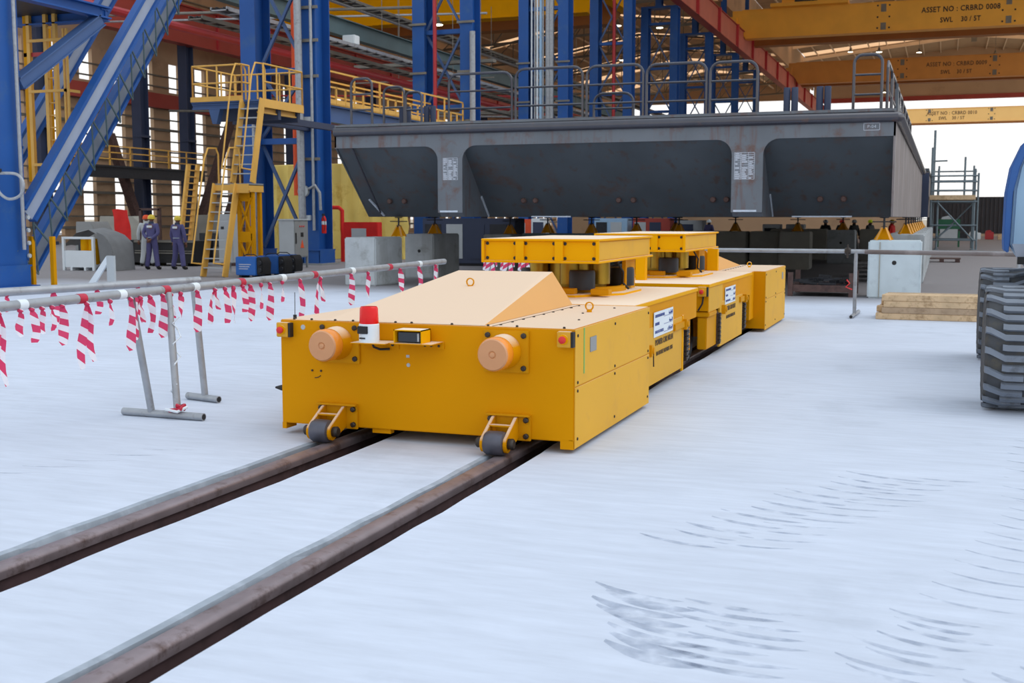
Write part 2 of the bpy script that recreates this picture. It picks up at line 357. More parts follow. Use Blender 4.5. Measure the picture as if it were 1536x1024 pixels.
# tyre marks
mk=MB(); mr_=random.Random(3)
def stroke(x,y,l,w_,ang,curve):
    pts=[]; n=7
    for i in range(n+1):
        t=i/n; a=ang+curve*(t-.5); pts.append((x+l*(t-.5)*math.cos(ang)+curve*l*.35*(t-.5)**2*-math.sin(ang),y+l*(t-.5)*math.sin(ang)+curve*l*.6*(t-.5)**2, w_*math.sin(math.pi*min(1,max(.04,t)))**.6))
    b=len(mk.v)
    for (a,b_,ww) in pts: mk.v+= [V((a,b_-ww/2,.0015)),V((a,b_+ww/2,.0015))]
    for i in range(n): mk.f.append((b+2*i,b+2*i+2,b+2*i+3,b+2*i+1))
for k in range(13): 
    y=5.75+.16*k; stroke(-1.2+.075*k+mr_.uniform(-.05,.05),y,.45+mr_.uniform(-.1,.1),.04+.02*mr_.random(),-.3,.6)
    stroke(-.85+.075*k+mr_.uniform(-.05,.05),y+.05,.4,.03,.02,.5)
for k in range(8):
    y=4.16+.1*k; stroke(-1.02-.02*k+mr_.uniform(-.06,.06),y,.46,.055+.045*mr_.random(),-.3,.8); stroke(-.72+mr_.uniform(-.1,.1),y-.03,.4+.2*mr_.random(),.05,-.1,.5)
    stroke(-.15+.03*k+mr_.uniform(-.06,.06),y+.1,.38,.045,-.3,.8)
for k in range(12): stroke(.15+.05*k,5.2+.2*k,.42,.03,-.35,.7)
for k in range(8): stroke(.62+.02*k,7.3+.28*k,.5,.04,-.25,.6)
for k in range(5): stroke(.05+.1*k,4.05+.1*k,.3,.07,-.5,.6)
for k in range(10): stroke(-6.3+.13*k,4.6+.25*k,.4,.02,.3,.4)
tag(mk.build('tyre_marks','mark',org=(0,0,0)),'faint dusty tyre tread marks on the pale floor at lower right','tyre marks',kind='stuff')

# ------------------------------------------------------------------ rail cars
CX=-3.54
def bolts(mb,pts,r=.012,ax=(0,-1,0),h=.008):
    for p in pts: mb.lathe([(r,0),(r,h),(r*.6,h*1.3)],p,ax,8)
def hood(par,y0,y1,rev=False):
    a,b=(y0,y1) if not rev else (y1,y0)   # a: low end, b: high end
    vs=[(-4.33,a,.882),(-3.05,a,.882),(-3.05,b,.882),(-4.33,b,.882),(-4.10,b-(.1 if not rev else -.1),1.17),(-3.28,b-(.1 if not rev else -.1),1.17),(-3.24,b,1.17),(-4.14,b,1.17)]
    h=MB().add(vs,[(0,1,5,4),(0,3,7,4),(1,2,6,5),(3,2,6,7),(4,5,6,7),(0,1,2,3)])
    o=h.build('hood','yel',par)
    seam=MB(); seam.box(-2.99,-2.98,min(a,b),max(a,b),.8795,.8815)
    for i in range(9): 
        y=min(a,b)+.1+i*(abs(b-a)-.2)/8; bolts(seam,[(-2.96,y,.88)],.011,(0,0,1),.006)
    seam.build('hood_seam','bolt',par)
def liftring(par,x,y,z,m='yel'):
    l=MB(); l.tube((x,y,z),(x,y,z+.025),.022,10)
    pts=[(x+.032*math.cos(t),y+.0*math.sin(t),z+.05+.032*math.sin(t)) for t in [i*math.pi/7 for i in range(15)]]
    l.path(pts,.007,6); l.build('lifting_eye',m,par,smooth=True)
def estop(par,x,y,z,flip=False):
    b=MB().box(x-.05,x+.05,y-.055,y,z-.055,z+.055).build('emergency_stop','yside',par,bevel=.005)
    MB().box(x+.048,x+.066,y-.05,y,z-.055,z+.052).build('box_back','black',b)
    MB().lathe([(.036,0),(.036,.004),(.0,.006)],(x-.004,y-.055,z),(0,-1,0),16).build('yellow_ring','ytab',b)
    MB().lathe([(.018,0),(.018,.014),(.026,.018),(.026,.03),(.018,.036),(.0,.037)],(x-.004,y-.058,z),(0,-1,0),16).build('red_button','redb',b,smooth=True)
def lugplate(par,x,y,z):
    l=MB(); poly=[(y,z-.055)]+[(y+.05+.055*math.cos(t),z+.055*math.sin(t)) for t in [-math.pi/2+i*math.pi/8 for i in range(9)]]+[(y,z+.055)]
    l.prism(poly,'x',x,x+.05); o=l.build('tow_lug','ydeep',par,bevel=.004)
    MB().lathe([(.03,0),(.03,.012),(.0,.013)],(x+.05,y+.06,z),(1,0,0),14).build('pin','ydeep',o)
def sign(par,y0,y1,z1,dz,letter):
    x=-2.502
    o=MB().add([(x,y0,z1-dz),(x,y1,z1-dz),(x,y1,z1),(x,y0,z1),(x+.004,y0,z1-dz),(x+.004,y1,z1-dz),(x+.004,y1,z1),(x+.004,y0,z1)],[(0,1,2,3),(4,5,6,7),(0,1,5,4),(1,2,6,5),(2,3,7,6),(3,0,4,7)]).build('name_board','white',par)
    w_=y1-y0
    for i,(t,ar) in enumerate((('INTERNATIONAL','\ufe94\ufef4\ufee4\ufedf\ufe8e\ufecc\ufedf\ufe8d'),('MARITIME','\ufe94\ufef3\ufeae\ufea4\ufe92\ufedf\ufe8d'),('INDUSTRIES','\ufe95\ufe8e\ufecb\ufe8e\ufee8\ufebc\ufedf\ufe8d'))):
        z=z1-dz*(.17+.32*i)
        text(t,dz*.17,(x+.006,y0+w_*.05,z),(0,1,0),(0,0,1),'inkb',parent=o,align='LEFT',sx=w_*.58/(len(t)*dz*.13) if len(t)>9 else .9*w_/.8,off=0)
        text(ar,dz*.2,(x+.006,y1-w_*.04,z),(0,1,0),(0,0,1),'inkb',parent=o,align='RIGHT',sx=w_/.75,off=0)
        MB().box(x+.004,x+.006,y0+w_*.5,y1-w_*.04,z-dz*.1,z-dz*.085).build('rule','inkb',o)
    zz=z1-dz-.06
    text(letter[0],.082,(x+.002,(y0+y1)/2+.05,zz),(0,1,0),(0,0,1),'inkc',parent=par,sx=w_*.98/.8,off=.0)
    text(letter[1],.058,(x+.002,(y0+y1)/2+.06,zz-.105),(0,1,0),(0,0,1),'inkc',parent=par,sx=w_*.95/.75,off=.0)
def amberlight(par,x,z,y):
    o=MB().box(x-.17,x+.17,y-.022,y,z-.15,z+.15)
    # plate offset to the side of the lamp as fitted
    o=o.build('lamp_plate','ydeep',par,bevel=.004)
    b=MB(); bolts(b,[(x+i*.135,y-.022,z+j*.115) for i in(-1,1) for j in(-1,1)],.02,(0,-1,0),.014); b.each('bolt','bolt',o)
    MB().lathe([(.125,0),(.125,.03),(.115,.11),(.118,.12),(.118,.13)],(x-.01,y-.022,z),(0,-1,0),32).build('lamp_housing','yel',o,smooth=True)
    MB().lathe([(.116,0),(.119,.01),(.119,.085),(.112,.1)],(x-.01,y-.152,z),(0,-1,0),36).build('lens_rim','amberb',o,smooth=True)
    MB().lathe([(.112,0),(.104,.012),(.03,.014),(.022,.008),(.016,.016),(0.001,.018)],(x-.01,y-.252,z),(0,-1,0),36).build('amber_lens','amber',o,smooth=True)
def guide_wheel(par,x,y):
    o=MB(); o.box(x-.165,x+.165,y-.022,y,.075,.262); o.box(x-.165,x+.165,y-.05,y-.02,.25,.264)
    o=o.build('wheel_bracket','ydeep',par,bevel=.003)
    b=MB(); bolts(b,[(x+i*.135,y-.022,zz) for i in(-1,1) for zz in (.225,.11)],.02,(0,-1,0),.02); b.each('bolt','bolt',o)
    for sx in (-1,1):
        xx=x+sx*.085-.02
        poly=[(y-.02,.245),(y-.02,.09)]+[(y-.23+.062*math.cos(t),.085+.062*math.sin(t)) for t in [-.9-i*(math.pi*.95)/8 for i in range(9)]]+[(y-.06,.245)]
        MB().prism(poly,'x',xx-.012,xx+.012).build('fork_plate','yel',o,bevel=.003)
    MB().box(x-.1,x+.06,y-.15,y-.1,.19,.2).build('tie_plate','yel',o)
    wx=x-.02
    MB().lathe([(.055,-.075),(.074,-.07),(.085,-.05),(.086,0),(.085,.05),(.08,.068),(.06,.075)],(wx,y-.23,.088),(1,0,0),32).build('roller_wheel','wheel',o,smooth=True)
    MB().lathe([(.03,-.14),(.038,-.13),(.038,.115),(.04,.118),(.04,.13),(.03,.14)],(wx,y-.23,.088),(1,0,0),18).build('axle','bolt',o,smooth=True)
def table(par,x0,x1,y0,y1,z0=1.222,z1=1.45):
    t=MB(); t.box(x0+.03,x1-.03,y0+.03,y1-.03,z0+.02,z1-.02)
    t.box(x0,x1,y0,y1,z0,z0+.022); t.box(x0,x1,y0,y1,z1-.022,z1)
    o=t.build('lifting_table','ytab',par,bevel=.004)
    f=MB(); n=3; w_=(x1-x0)/n
    for i in range(n+1):
        x=x0+i*w_; 
        for d in ((-.012,.012) if 0<i<n else ((.0,.03) if i==0 else (-.03,.0)),): f.box(x+d[0]-(.03 if 0<i<n else 0),x+d[1]+(.03 if 0<i<n else 0),y0+.002,y0+.034,z0+.02,z1-.02)
    f.each('end_stiffener','ytab',o,bevel=.003)
    h=MB()
    for i in range(n):
        for xx in (x0+i*w_+.055,x0+(i+1)*w_-.055):
            for zz in (z0+.045,z1-.045): h.lathe([(.016,0),(.016,.004),(0.001,.005)],(xx,y0+.028,zz),(0,-1,0),10)
    h.each('bolt_hole','black',o)
    s_=MB(); s_.bar((x1-.026,y0+.1,(z0+z1)/2),(x1-.026,y1-.1,(z0+z1)/2),.004,(z1-z0)-.06,(1,0,0)); s_.build('side_web','yside',o)
def turntable(par,y0,y1):
    yc=(y0+y1)/2; r=(y1-y0)/2
    MB().prism([(CX+ r*1.0*math.cos(a)*.42*1.6,yc+r*math.sin(a)) for a in [math.pi/8+i*math.pi/4 for i in range(8)]],'z',.88,.905).build('turntable_plate','ytab',par)
    MB().lathe([(.5,0),(.5,.05),(.46,.055),(.46,.02),(0.3,.02)],(CX,yc,.905),(0,0,1),36).build('slew_ring','ydeep',par,smooth=True)
    j=MB()
    for dx in (-.36,.02,.3): j.lathe([(.1,0),(.1,.24)],(CX+dx,yc-.35+abs(dx)*.5,.985),(0,0,1),20)
    j.each('brass_jack','brass',par,smooth=True)
    j=MB()
    for dx,dy in ((.2,-.5),(-.2,.4),(.38,.35),(-.45,-.1)): j.lathe([(.13,0),(.13,.17),(.12,.19)],(CX+dx,yc+dy,.94),(0,0,1),20)
    j.each('air_spring','dark',par,smooth=True)
    MB().lathe([(.3,0),(.3,.3)],(CX,yc,.92),(0,0,1),24).build('lift_column','brass',par,smooth=True)
    b=MB()
    for dx in (-.45,.1,.45): b.box(CX+dx-.09,CX+dx+.09,yc-.75,yc-.62,.905,.96)
    b.box(CX+.42,CX+.46,yc+.2,yc+.6,.9,1.225); b.each('guide_bracket','ydeep',par,bevel=.004)
    h=MB(); h.path([(CX+.45,yc-.1,1.2),(CX+.5,yc-.05,1.1),(CX+.47,yc+.05,.98),(CX+.52,yc+.1,.92)],.012,6); h.path([(CX-.5,yc-.6,.93),(CX-.6,yc-.5,1.0),(CX-.5,yc-.2,1.05)],.012,6); h.each('hose','black',par,smooth=True)
def railwheels(par,ys):
    for y in ys:
        for x in (-2.845,-4.165):
            MB().lathe([(.08,-.09),(.3,-.085),(.3,-.06),(.27,-.055),(.265,.06),(.3,.065),(.3,.085),(.08,.09),(.05,.1)],(x,y,.27),(1,0,0),32).build('rail_wheel','dark',par,smooth=True)
def gearbox(par,x,y,z0,z1,w_=.22):
    b=MB().box(x-.2,x-.02,y-w_/2,y+w_/2,z0,z1).build('axle_box','rust',par,bevel=.015)
    k=MB(); n=7
    for i in range(n):
        zz=z0+.05+i*(z1-z0-.1)/(n-1)
        k.box(x-.03,x+.012,y-w_*.42,y-w_*.08,zz-.022,zz+.022); k.box(x-.03,x+.004,y+w_*.05,y+w_*.42,zz-.012,zz+.03)
    k.build('chain_links','bolt',b,bevel=.004)
BL,BR=-4.71,-2.37; NL,NR=-4.57,-2.51; ZT=.88; Z0=.055
car=thing('rail_transfer_car',(CX,10.2,0),'nearer yellow rail transfer car with red beacon and two round amber lamps','rail car','yellow rail transfer cars coupled on the track')
# front equipment cabinet
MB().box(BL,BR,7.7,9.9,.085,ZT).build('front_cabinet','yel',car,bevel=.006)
pn=MB(); pn.box(BR-.001,BR+.006,7.705,9.9,.475,ZT-.004); pn.box(BR-.001,BR+.006,7.705,9.9,.035,.468); pn.each('side_panel','yside',car,bevel=.003)
b=MB(); bolts(b,[(BR+.006,y,z) for y in (7.76,8.75,9.84) for z in (.1,.44,.5,.83)],.011,(1,0,0),.006)
bolts(b,[(x,7.702,.868) for x in ()],.01); 
for x in (-4.6,-4.45,-4.25,-4.1,-3.75,-3.62,-3.3,-3.02,-2.8,-2.45): bolts(b,[(x,7.72,ZT)],.01,(0,0,1),.01)
for x,y in ((-2.55,8.4),(-2.7,9.0),(-2.6,9.6),(-2.95,9.5)): bolts(b,[(x,y,ZT)],.01,(0,0,1),.006)
b.each('panel_bolt','bolt',car)
MB().box(BL,BL+.035,7.7,7.85,.04,.09).box(BR-.1,BR-.003,7.7,7.76,.03,.1).box(-3.95,-3.8,7.72,7.78,.05,.1).each('skirt_bracket','yel',car)
hood(car,7.72,9.85)
liftring(car,-3.72,9.1,1.06); liftring(car,-2.69,9.15,ZT)
amberlight(car,-4.2,.72,7.7); amberlight(car,-2.87,.708,7.7)
guide_wheel(car,-4.22,7.7); guide_wheel(car,-2.85,7.7)
estop(car,-4.665,7.7,.805); estop(car,-2.43,7.7,.81)
# beacon on its shelf
sh=MB().box(-4.0,-3.72,7.48,7.7,.742,.75).box(-3.99,-3.71,7.69,7.7,.69,.75).build('beacon_shelf','yel',car,bevel=.002)
be=MB().lathe([(.074,0),(.074,.13),(.07,.135)],(-3.885,7.56,.75),(0,0,1),28).build('beacon_base','white',car,smooth=True)
MB().box(-3.94,-3.86,7.478,7.5,.815,.87).build('beacon_sensor','black',be,bevel=.003)
MB().box(-3.925,-3.88,7.481,7.5,.778,.788).build('maker_mark','ink',be)
MB().lathe([(.068,0),(.07,.01),(.066,.11),(.058,.124),(0.001,.126)],(-3.885,7.56,.885),(0,0,1),28).build('beacon_lens','redlens',be,smooth=True)
MB().lathe([(.03,0),(.032,.05),(.02,.09),(.001,.1)],(-3.885,7.56,.885),(0,0,1),12).build('beacon_reflector','redb',be,smooth=True)
MB().path([(-3.87,7.58,.742),(-3.87,7.6,.71),(-3.84,7.64,.69),(-3.78,7.68,.69)],.009,8).build('beacon_cable','black',car,smooth=True)
# scanner box
sb=MB(); 
for a in ((-3.66,-3.44,7.5,7.66,.845,.853),(-3.66,-3.652,7.5,7.66,.757,.853),(-3.448,-3.44,7.5,7.66,.757,.853),(-3.66,-3.44,7.65,7.66,.757,.853)): sb.box(*a)
so_=sb.build('scanner_housing','ytab',car,bevel=.001)
MB().box(-3.64,-3.465,7.53,7.64,.765,.832).build('scanner','screen',so_,bevel=.004)
MB().box(-3.486,-3.472,7.525,7.53,.77,.828).build('scanner_trim','greyl',so_)
MB().box(-3.69,-3.36,7.49,7.7,.748,.757).box(-3.56,-3.35,7.69,7.7,.7,.757).build('scanner_shelf','yel',car,bevel=.002)
b=MB(); bolts(b,[(x,7.69,.725) for x in (-3.5,-3.45,-3.39)],.009); bolts(b,[(-3.76,7.69,.72)],.01); b.each('shelf_bolt','bolt',car)
# small marks on the front
b=MB(); bolts(b,[(-4.44,7.7,.5),(-4.365,7.7,.5)],.008); b.path([(-4.43+.055*math.cos(t)+.01,7.697,.475+.03*math.sin(t)) for t in [-math.pi+i*math.pi/8 for i in range(4,8)]],.003,5); b.each('screw_mark','bolt',car)
b=MB().box(-3.655,-3.63,7.696,7.7,.63,.65).lathe([(.016,0),(.014,.004)],(-3.64,7.7,.575),(0,-1,0),10).lathe([(.02,0),(.018,.003)],(-4.515,7.7,.825),(0,-1,0),10); b.each('bare_patch','greyl',car)
MB().path([(-4.63,7.78,ZT),(-4.63,7.78,.91)],.014,8).path([(-4.63,7.78,.91),(-4.64,7.8,1.08)],.003,6).build('aerial','black',car)
MB().box(BR+.005,BR+.009,7.905,7.925,.545,.872).build('green_line','gline',car)
MB().box(BR+.005,BR+.012,8.06,8.22,.682,.79).build('nameplate','grey',car,bevel=.002)
MB().box(BL-.03,BL+.01,7.78,7.9,.2,.42).build('side_bracket','rust',car)
MB().lathe([(.03,0),(.022,.07),(.008,.12)],(BL-.02,7.84,.33),(-1,0,0),10).build('side_socket','black',car,smooth=True)
# narrow body
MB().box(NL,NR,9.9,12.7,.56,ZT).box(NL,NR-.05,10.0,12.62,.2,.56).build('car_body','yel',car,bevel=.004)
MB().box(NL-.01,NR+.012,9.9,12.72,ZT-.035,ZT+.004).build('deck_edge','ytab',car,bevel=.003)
MB().box(NR-.02,NR+.005,9.9,12.02,.09,.63).box(NL-.005,NL+.02,9.9,12.02,.09,.63).each('body_side_plate','yside',car,bevel=.003)
MB().box(NR-.01,NR+.011,11.93,11.99,.06,.64).build('edge_strip','ytab',car,bevel=.002)
sign(car,10.64,11.46,.765,.235,('POWER CAR NO.01','IN-HOUSE NUMBER 1585'))
lugplate(car,NR-.0,10.4,.43)
MB().box(NR,NR+.03,11.5,11.95,.515,.58).build('jacking_strap','ydeep',car,bevel=.003)
lugplate(car,NR,11.95,.545)
MB().path([(NR+.05,10.47,.42),(NR+.05,10.475,.34),(NR+.05,10.48,.28)],.006,6).build('pin_chain','bolt',car)
MB().box(NR,NR+.012,10.36,10.44,.6,.8).build('level_gauge','greyl',car,bevel=.003)
turntable(car,10.65,12.55); table(car,-4.15,-2.98,10.43,12.6)
railwheels(car,(8.6,11.2,12.75)); gearbox(car,NR+.02,12.15,.12,.54)
# rear car
car2=thing('rail_transfer_car',(CX,16.2,0),'further yellow rail transfer car, coupled behind the first in front of the dark hull','rail car','yellow rail transfer cars coupled on the track')
MB().box(BL,BR,17.0,19.25,.05,ZT).build('end_cabinet','yel',car2,bevel=.006)
MB().box(BR-.001,BR+.006,17.005,19.25,.475,ZT-.004).box(BR-.001,BR+.006,17.005,19.25,.03,.468).each('side_panel','yside',car2,bevel=.003)
b=MB(); bolts(b,[(BR+.006,y,z) for y in (17.06,18.1,19.19) for z in (.1,.44,.5,.83)],.012,(1,0,0),.006); b.each('panel_bolt','bolt',car2)
hood(car2,17.0,19.0,True)
MB().box(-3.2,-3.05,16.93,17.03,.88,1.2).build('hood_post','ytab',car2)
liftring(car2,-2.8,18.3,ZT,'ytab'); MB().box(BR+.005,BR+.01,18.8,18.95,.68,.79).build('nameplate','grey',car2)
MB().box(NL,NR,13.39,16.6,.57,ZT).box(NL,NR-.05,14.1,15.85,.2,.57).box(NL,NR-.02,16.6,17.0,.2,ZT).build('car_body','yel',car2,bevel=.004)
MB().box(NL-.01,NR+.012,13.37,16.62,ZT-.035,ZT+.004).build('deck_edge','ytab',car2,bevel=.003)
MB().box(NR-.02,NR+.005,14.12,15.82,.085,.63).box(NR-.01,NR+.004,13.4,14.3,.56,.84).each('body_side_plate','yside',car2,bevel=.003)
MB().prism([(NR-.13,.12),(NR-.02,.12),(NR-.02,.5),(NR-.13,.5)],'y',13.42,14.1).box(NR-.15,NR+.01,13.4,13.9,.5,.56).each('wheel_guard','ydeep',car2,bevel=.01)
sign(car2,14.45,15.2,.785,.21,('POWER CAR NO.02','IN-HOUSE NUMBER 1586'))
estop(car2,-2.57,13.37,.8); MB().path([(-2.56,13.35,.745),(-2.57,13.34,.66),(-2.62,13.36,.58)],.01,6).build('stop_cable','black',car2,smooth=True)
lugplate(car2,NR,14.25,.53); MB().box(NR,NR+.03,15.55,15.85,.53,.6).build('jacking_strap','ydeep',car2,bevel=.003); lugplate(car2,NR,15.9,.56)
gearbox(car2,NR+.015,14.2-.1,.1,.52,.16); gearbox(car2,NR+.015,16.0,.12,.55); railwheels(car2,(13.5,16.35,18.2))
turntable(car2,14.5,16.5); table(car2,-4.15,-2.98,14.3,16.6)
MB().box(-3.53,-3.41,14.0,14.12,ZT,1.23).build('support_post','ytab',car2,bevel=.004)
MB().path([(-4.3,14.3,.9),(-4.3,14.3,.98),(-4.25,14.5,.99),(-3.9,14.6,.99)],.014,6).path([(-4.3,14.3,.95),(-3.7,14.2,.95)],.012,6).each('frame_tube','dark',car2,smooth=True)
MB().box(-3.7,-3.38,12.7,13.42,.25,.4).build('coupling_bar','rust',car2,bevel=.01)
# ------------------------------------------------------------------ dark hull on stands
HX0,HX1,HY0,HY1=-13.82,-.97,25.22,57.0; HB=1.665; HT=3.8
hl=thing('ship_hull_section',(-7.4,41,HB),'long dark grey steel hull section propped on concrete blocks behind the rail cars','hull section')
rk=lambda z: 26.95-(z-HB)*(26.95-HY0)/(3.3-HB)   # raked bow
MB().prism([(26.95,HB),(HY0+.06,3.3),(HY0+.06,HT),(HY1,HT),(HY1,HB)],'x',HX0+.04,HX1-.04).build('hull_shell','hull',hl)
def arc(cx,cz,r,a0,a1,n=6): return [(cx+r*math.cos(math.radians(a0+(a1-a0)*i/n)),cz+r*math.sin(math.radians(a0+(a1-a0)*i/n))) for i in range(n+1)]
W=[(-11.12,-10.5),(-4.28,-3.62)]; zf=3.3; r=.33; zb=1.76
poly=[(HX0,3.6),(HX0,zf)]+arc(W[0][0]-r,zf-r,r,90,0)+[(W[0][0],zb),(W[0][1],zb)]+arc(W[0][1]+r,zf-r,r,180,90)+arc(W[1][0]-r,zf-r,r,90,0)+[(W[1][0],zb),(W[1][1],zb)]+arc(W[1][1]+r,zf-r,r,180,90)+[(HX1,zf),(HX1,3.6)]
MB().prism(poly,'y',HY0,HY0+.05).build('front_fascia','hullf',hl)
for a,b in W:
    MB().prism([(HY0+.04,3.32),(HY0+.04,zb),(HY0+.15,HB),(26.95,HB)],'x',a+.02,b-.02).build('web_bracket','hullf',hl)
    MB().bar((b+.004,26.9,HB+.02),(b+.004,rk(2.15)-.03,2.15),.03,.05).build('weld_streak','seal',hl)
    MB().box(a+.05,b-.12,HY0-.004,HY0,zb+.01,zb+.05).build('weld_streak','seal',hl)
MB().bar((-13.35,26.9,HB+.03),(-13.55,rk(2.1)-.02,2.1),.05,.03).box(-9.4,-8.4,26.93,26.96,HB-.01,HB+.025).box(-3.2,-1.9,26.93,26.96,HB-.01,HB+.025).each('weld_streak','seal',hl)
MB().prism([(HY0,HB),(HY0,HT),(HY0+.5,HT),(HY1-.2,HT),(HY1-.2,HB)],'x',HX1-.04,HX1).build('side_plate','hullr',hl)
MB().prism([(26.95,HB),(HY0,3.32),(HY0,HT),(HY1-.2,HT),(HY1-.2,HB)],'x',HX0,HX0+.04).build('side_plate','hull',hl)
MB().box(HX0,HX1,HY0,HY1,HT,HT+.05).box(HX0+.1,HX1-.1,HY0+.1,HY1-.2,HT+.05,HT+.07).build('deck','hullf',hl)
MB().path([(HX0+.02,HY0-.03,3.68),(HX1,HY0-.03,3.68),(HX1+.06,HY0+.05,3.68),(HX1+.06,HY1-.3,3.68)],.105,14).build('fender_pipe','pipe',hl,smooth=True)
b=MB()
for x in (-13.0,-12.6,-9.45,-9.15,-7.1,-6.75,-4.9,-4.6,-2.55,-2.05): b.lathe([(.07,0),(.07,.04),(.05,.07)],(x,rk(2.05)-.01,2.05),(0,-1,.0),10)
b.each('pad_eye','rust',hl)
MB().bar((-13.3,26.6,HB+.1),(-13.35,HY0+.02,3.28),.03,.03).build('plate_seam','pipe',hl)
def stencil(x,y,z,w_,h_,par):
    q=MB(); rr=random.Random(5); n=13
    for i in range(n+1): q.box(x,x+w_,y-.003,y,z-h_*i/n-.004,z-h_*i/n+.004)
    for a in (0,.3,.34,.7,1): q.box(x+w_*a-.004,x+w_*a+.004,y-.003,y,z-h_,z)
    for i in range(n):
        for a,b_ in ((.03,.28),(.37,.68),(.73,.97)):
            if rr.random()<.75: q.box(x+w_*a,x+w_*(a+(b_-a)*rr.uniform(.5,1)),y-.003,y,z-h_*(i+.75)/n,z-h_*(i+.3)/n)
    return q.build('stencil_table','stencil',par)
stencil(-10.98,HY0,3.02,.36,.5,hl); stencil(-4.22,HY0,3.02,.42,.56,hl)
q=MB(); 
for a in ((-1.6,-1.28,3.42,3.43),(-1.6,-1.28,3.56,3.57),(-1.6,-1.59,3.42,3.57),(-1.29,-1.28,3.42,3.57)): q.box(a[0],a[1],HY0-.003,HY0,a[2],a[3])
q.build('stencil_frame','stencil',hl); text('P-04',.09,(-1.44,HY0-.003,3.495),(1,0,0),(0,0,1),'stencil',parent=hl)
h2=thing('ship_hull_section',(-4,68,HB),'second rust-toned hull section standing end to end behind the first','hull section')
MB().box(-12,-.75,58.2,80,HB,HT).build('hull_shell','hullr',h2); MB().box(-12,-.7,58.1,80,HT,HT+.12).build('deck','hull',h2); MB().box(-1.3,-.68,57.6,58.1,HB,HT-.1).build('end_frame','navy',h2)
# bollards on deck
def bollard(x,y,h,label):
    t=thing('bollard',(x,y,HT+.07),label,'bollard','paired bollards on the hull deck')
    for d in (-.085,.085): MB().lathe([(.075,0),(.075,h),(.07,h+.02)],(x+d,y,HT+.08),(0,0,1),18).build('bollard_post','navy',t,smooth=True)
    MB().box(x-.3,x+.3,y-.2,y+.2,HT+.055,HT+.09).build('base_plate','hull',t)
for x,h,l in ((-12.74,.5,'dark double bollard nearest the left end of the hull deck'),(-12.06,.5,'dark double bollard second from the left end of the hull deck'),(-3.28,.62,'dark double bollard right of the long guard rails on the hull deck'),(-2.57,.62,'dark double bollard nearest the tall hooped rail at the hull corner')):
    bollard(x,26.9,h,l)
# guard rail frames on deck
def guard(x0,x1,y,ztop,label,mids=2,group='bent pipe guard rails on the hull deck',r=.032):
    t=thing('guard_rail',((x0+x1)/2,y,HT+.07),label,'guard rail',group)
    c=min(.22,(x1-x0)*.3); z0=HT+.06
    pts=[(x0,y,z0),(x0,y,ztop-c)]+[(x0+c-c*math.cos(a),y,ztop-c+c*math.sin(a)) for a in (.4,.8,1.2)]+[(x0+c,y,ztop),(x1-c,y,ztop)]+[(x1-c+c*math.sin(a),y,ztop-c+c*math.cos(a)) for a in (.4,.8,1.2)]+[(x1,y,ztop-c),(x1,y,z0)]
    MB().path(pts,r,8).build('bent_pipe','pipe',t,smooth=True)
    for i in range(mids):
        z=z0+(ztop-z0)*(i+1)/(mids+1)
        MB().tube((x0,y,z),(x1,y,z),r*.75,8).build('cross_bar','pipe',t,smooth=True)
gl=[(-13.56,-13.0,4.97,'left'),(-13.18,-12.62,4.86,''),(-12.58,-12.15,4.72,'')]
for i,(a,b_,z,_) in enumerate(gl): guard(a,b_,(25.6 if i==0 else 26.6),z,['tall narrow bent pipe hoop at the far left end of the hull deck','narrow hoop rail just left of the left pair of bollards','small low hoop rail between the two left bollards'][i],2 if i==0 else 1)
for i,(a,b_,z) in enumerate(((-11.42,-9.78,5.1),(-9.69,-8.02,5.15),(-7.92,-6.57,5.14),(-6.49,-5.11,5.12),(-5.03,-3.98,5.1))):
    guard(a,b_,26.6,z,'%s long three-bar guard rail on the hull deck, counting from the left end'%['first','second','third','fourth','fifth'][i])
guard(-7.89,-6.93,27.1,4.56,'low small rail standing inside the third long guard rail',1)
guard(-1.92,-1.34,26.6,5.12,'tall hooped rail at the right corner of the hull deck',2)
for i in range(8):
    y=27.2+i*2.4
    t=thing('guard_rail',(-1.15,y,HT),'dark guard rail in the row running back along the right side of the hull deck','guard rail','side guard rails along the hull deck edge')
    x=-1.25
    MB().path([(x,y,HT+.06),(x,y,4.9),(x,y+.15,5.05),(x,y+1.9,5.05),(x,y+2.05,4.9),(x,y+2.05,HT+.06)],.032,8).build('bent_pipe','pipe',t,smooth=True)
    MB().tube((x,y,4.45),(x,y+2.05,4.45),.024,6).build('cross_bar','pipe',t)
MB_=MB().prism([(25.3,HT),(25.3,4.35),(25.9,4.0),(40,4.0),(40,HT)],'x',HX1-.02,HX1+.02); MB_.build('bulwark','hull',hl)
# concrete blocks
def block(x,y,w_,d,h,m,label,holes=True,group='concrete support blocks under the hull'):
    t=thing('concrete_block',(x+w_/2,y+d/2,0),label,'concrete block',group)
    MB().box(x,x+w_,y,y+d,0,h).build('block_body',m,t,bevel=.03)
    if holes: MB().lathe([(.045,0),(.045,.003),(.001,.004)],(x+w_*.5,y-.001,h*.62),(0,-1,0),14).build('lifting_hole','black',t)
    return t
block(-13.62,25.25,.84,1.5,1.17,'conc','grey concrete block at the left end of the hull, beside the red cabinet',False)
block(-13.76,28.95,.86,1.8,1.2,'conc','grey concrete block with a round hole, second from the hull left end')
block(-12.35,31.2,.85,1.2,1.17,'conc','dark concrete block half hidden behind the raised yellow table',False)
t=block(-1.42,25.0,1.03,.95,1.18,'concw','pale white concrete block with a round hole under the hull right corner')
MB().box(-1.2,-1.18,24.985,25,.02,1.15).build('edge_groove','concd',t)
ys=[31,33.4,36.2,39,42,45.5,49,53]
for i,y in enumerate(ys): block(-1.35,y,.93,1.9,1.22,'conc','grey concrete block in the row along the right side of the hull',False,'blocks in the right row under the hull')
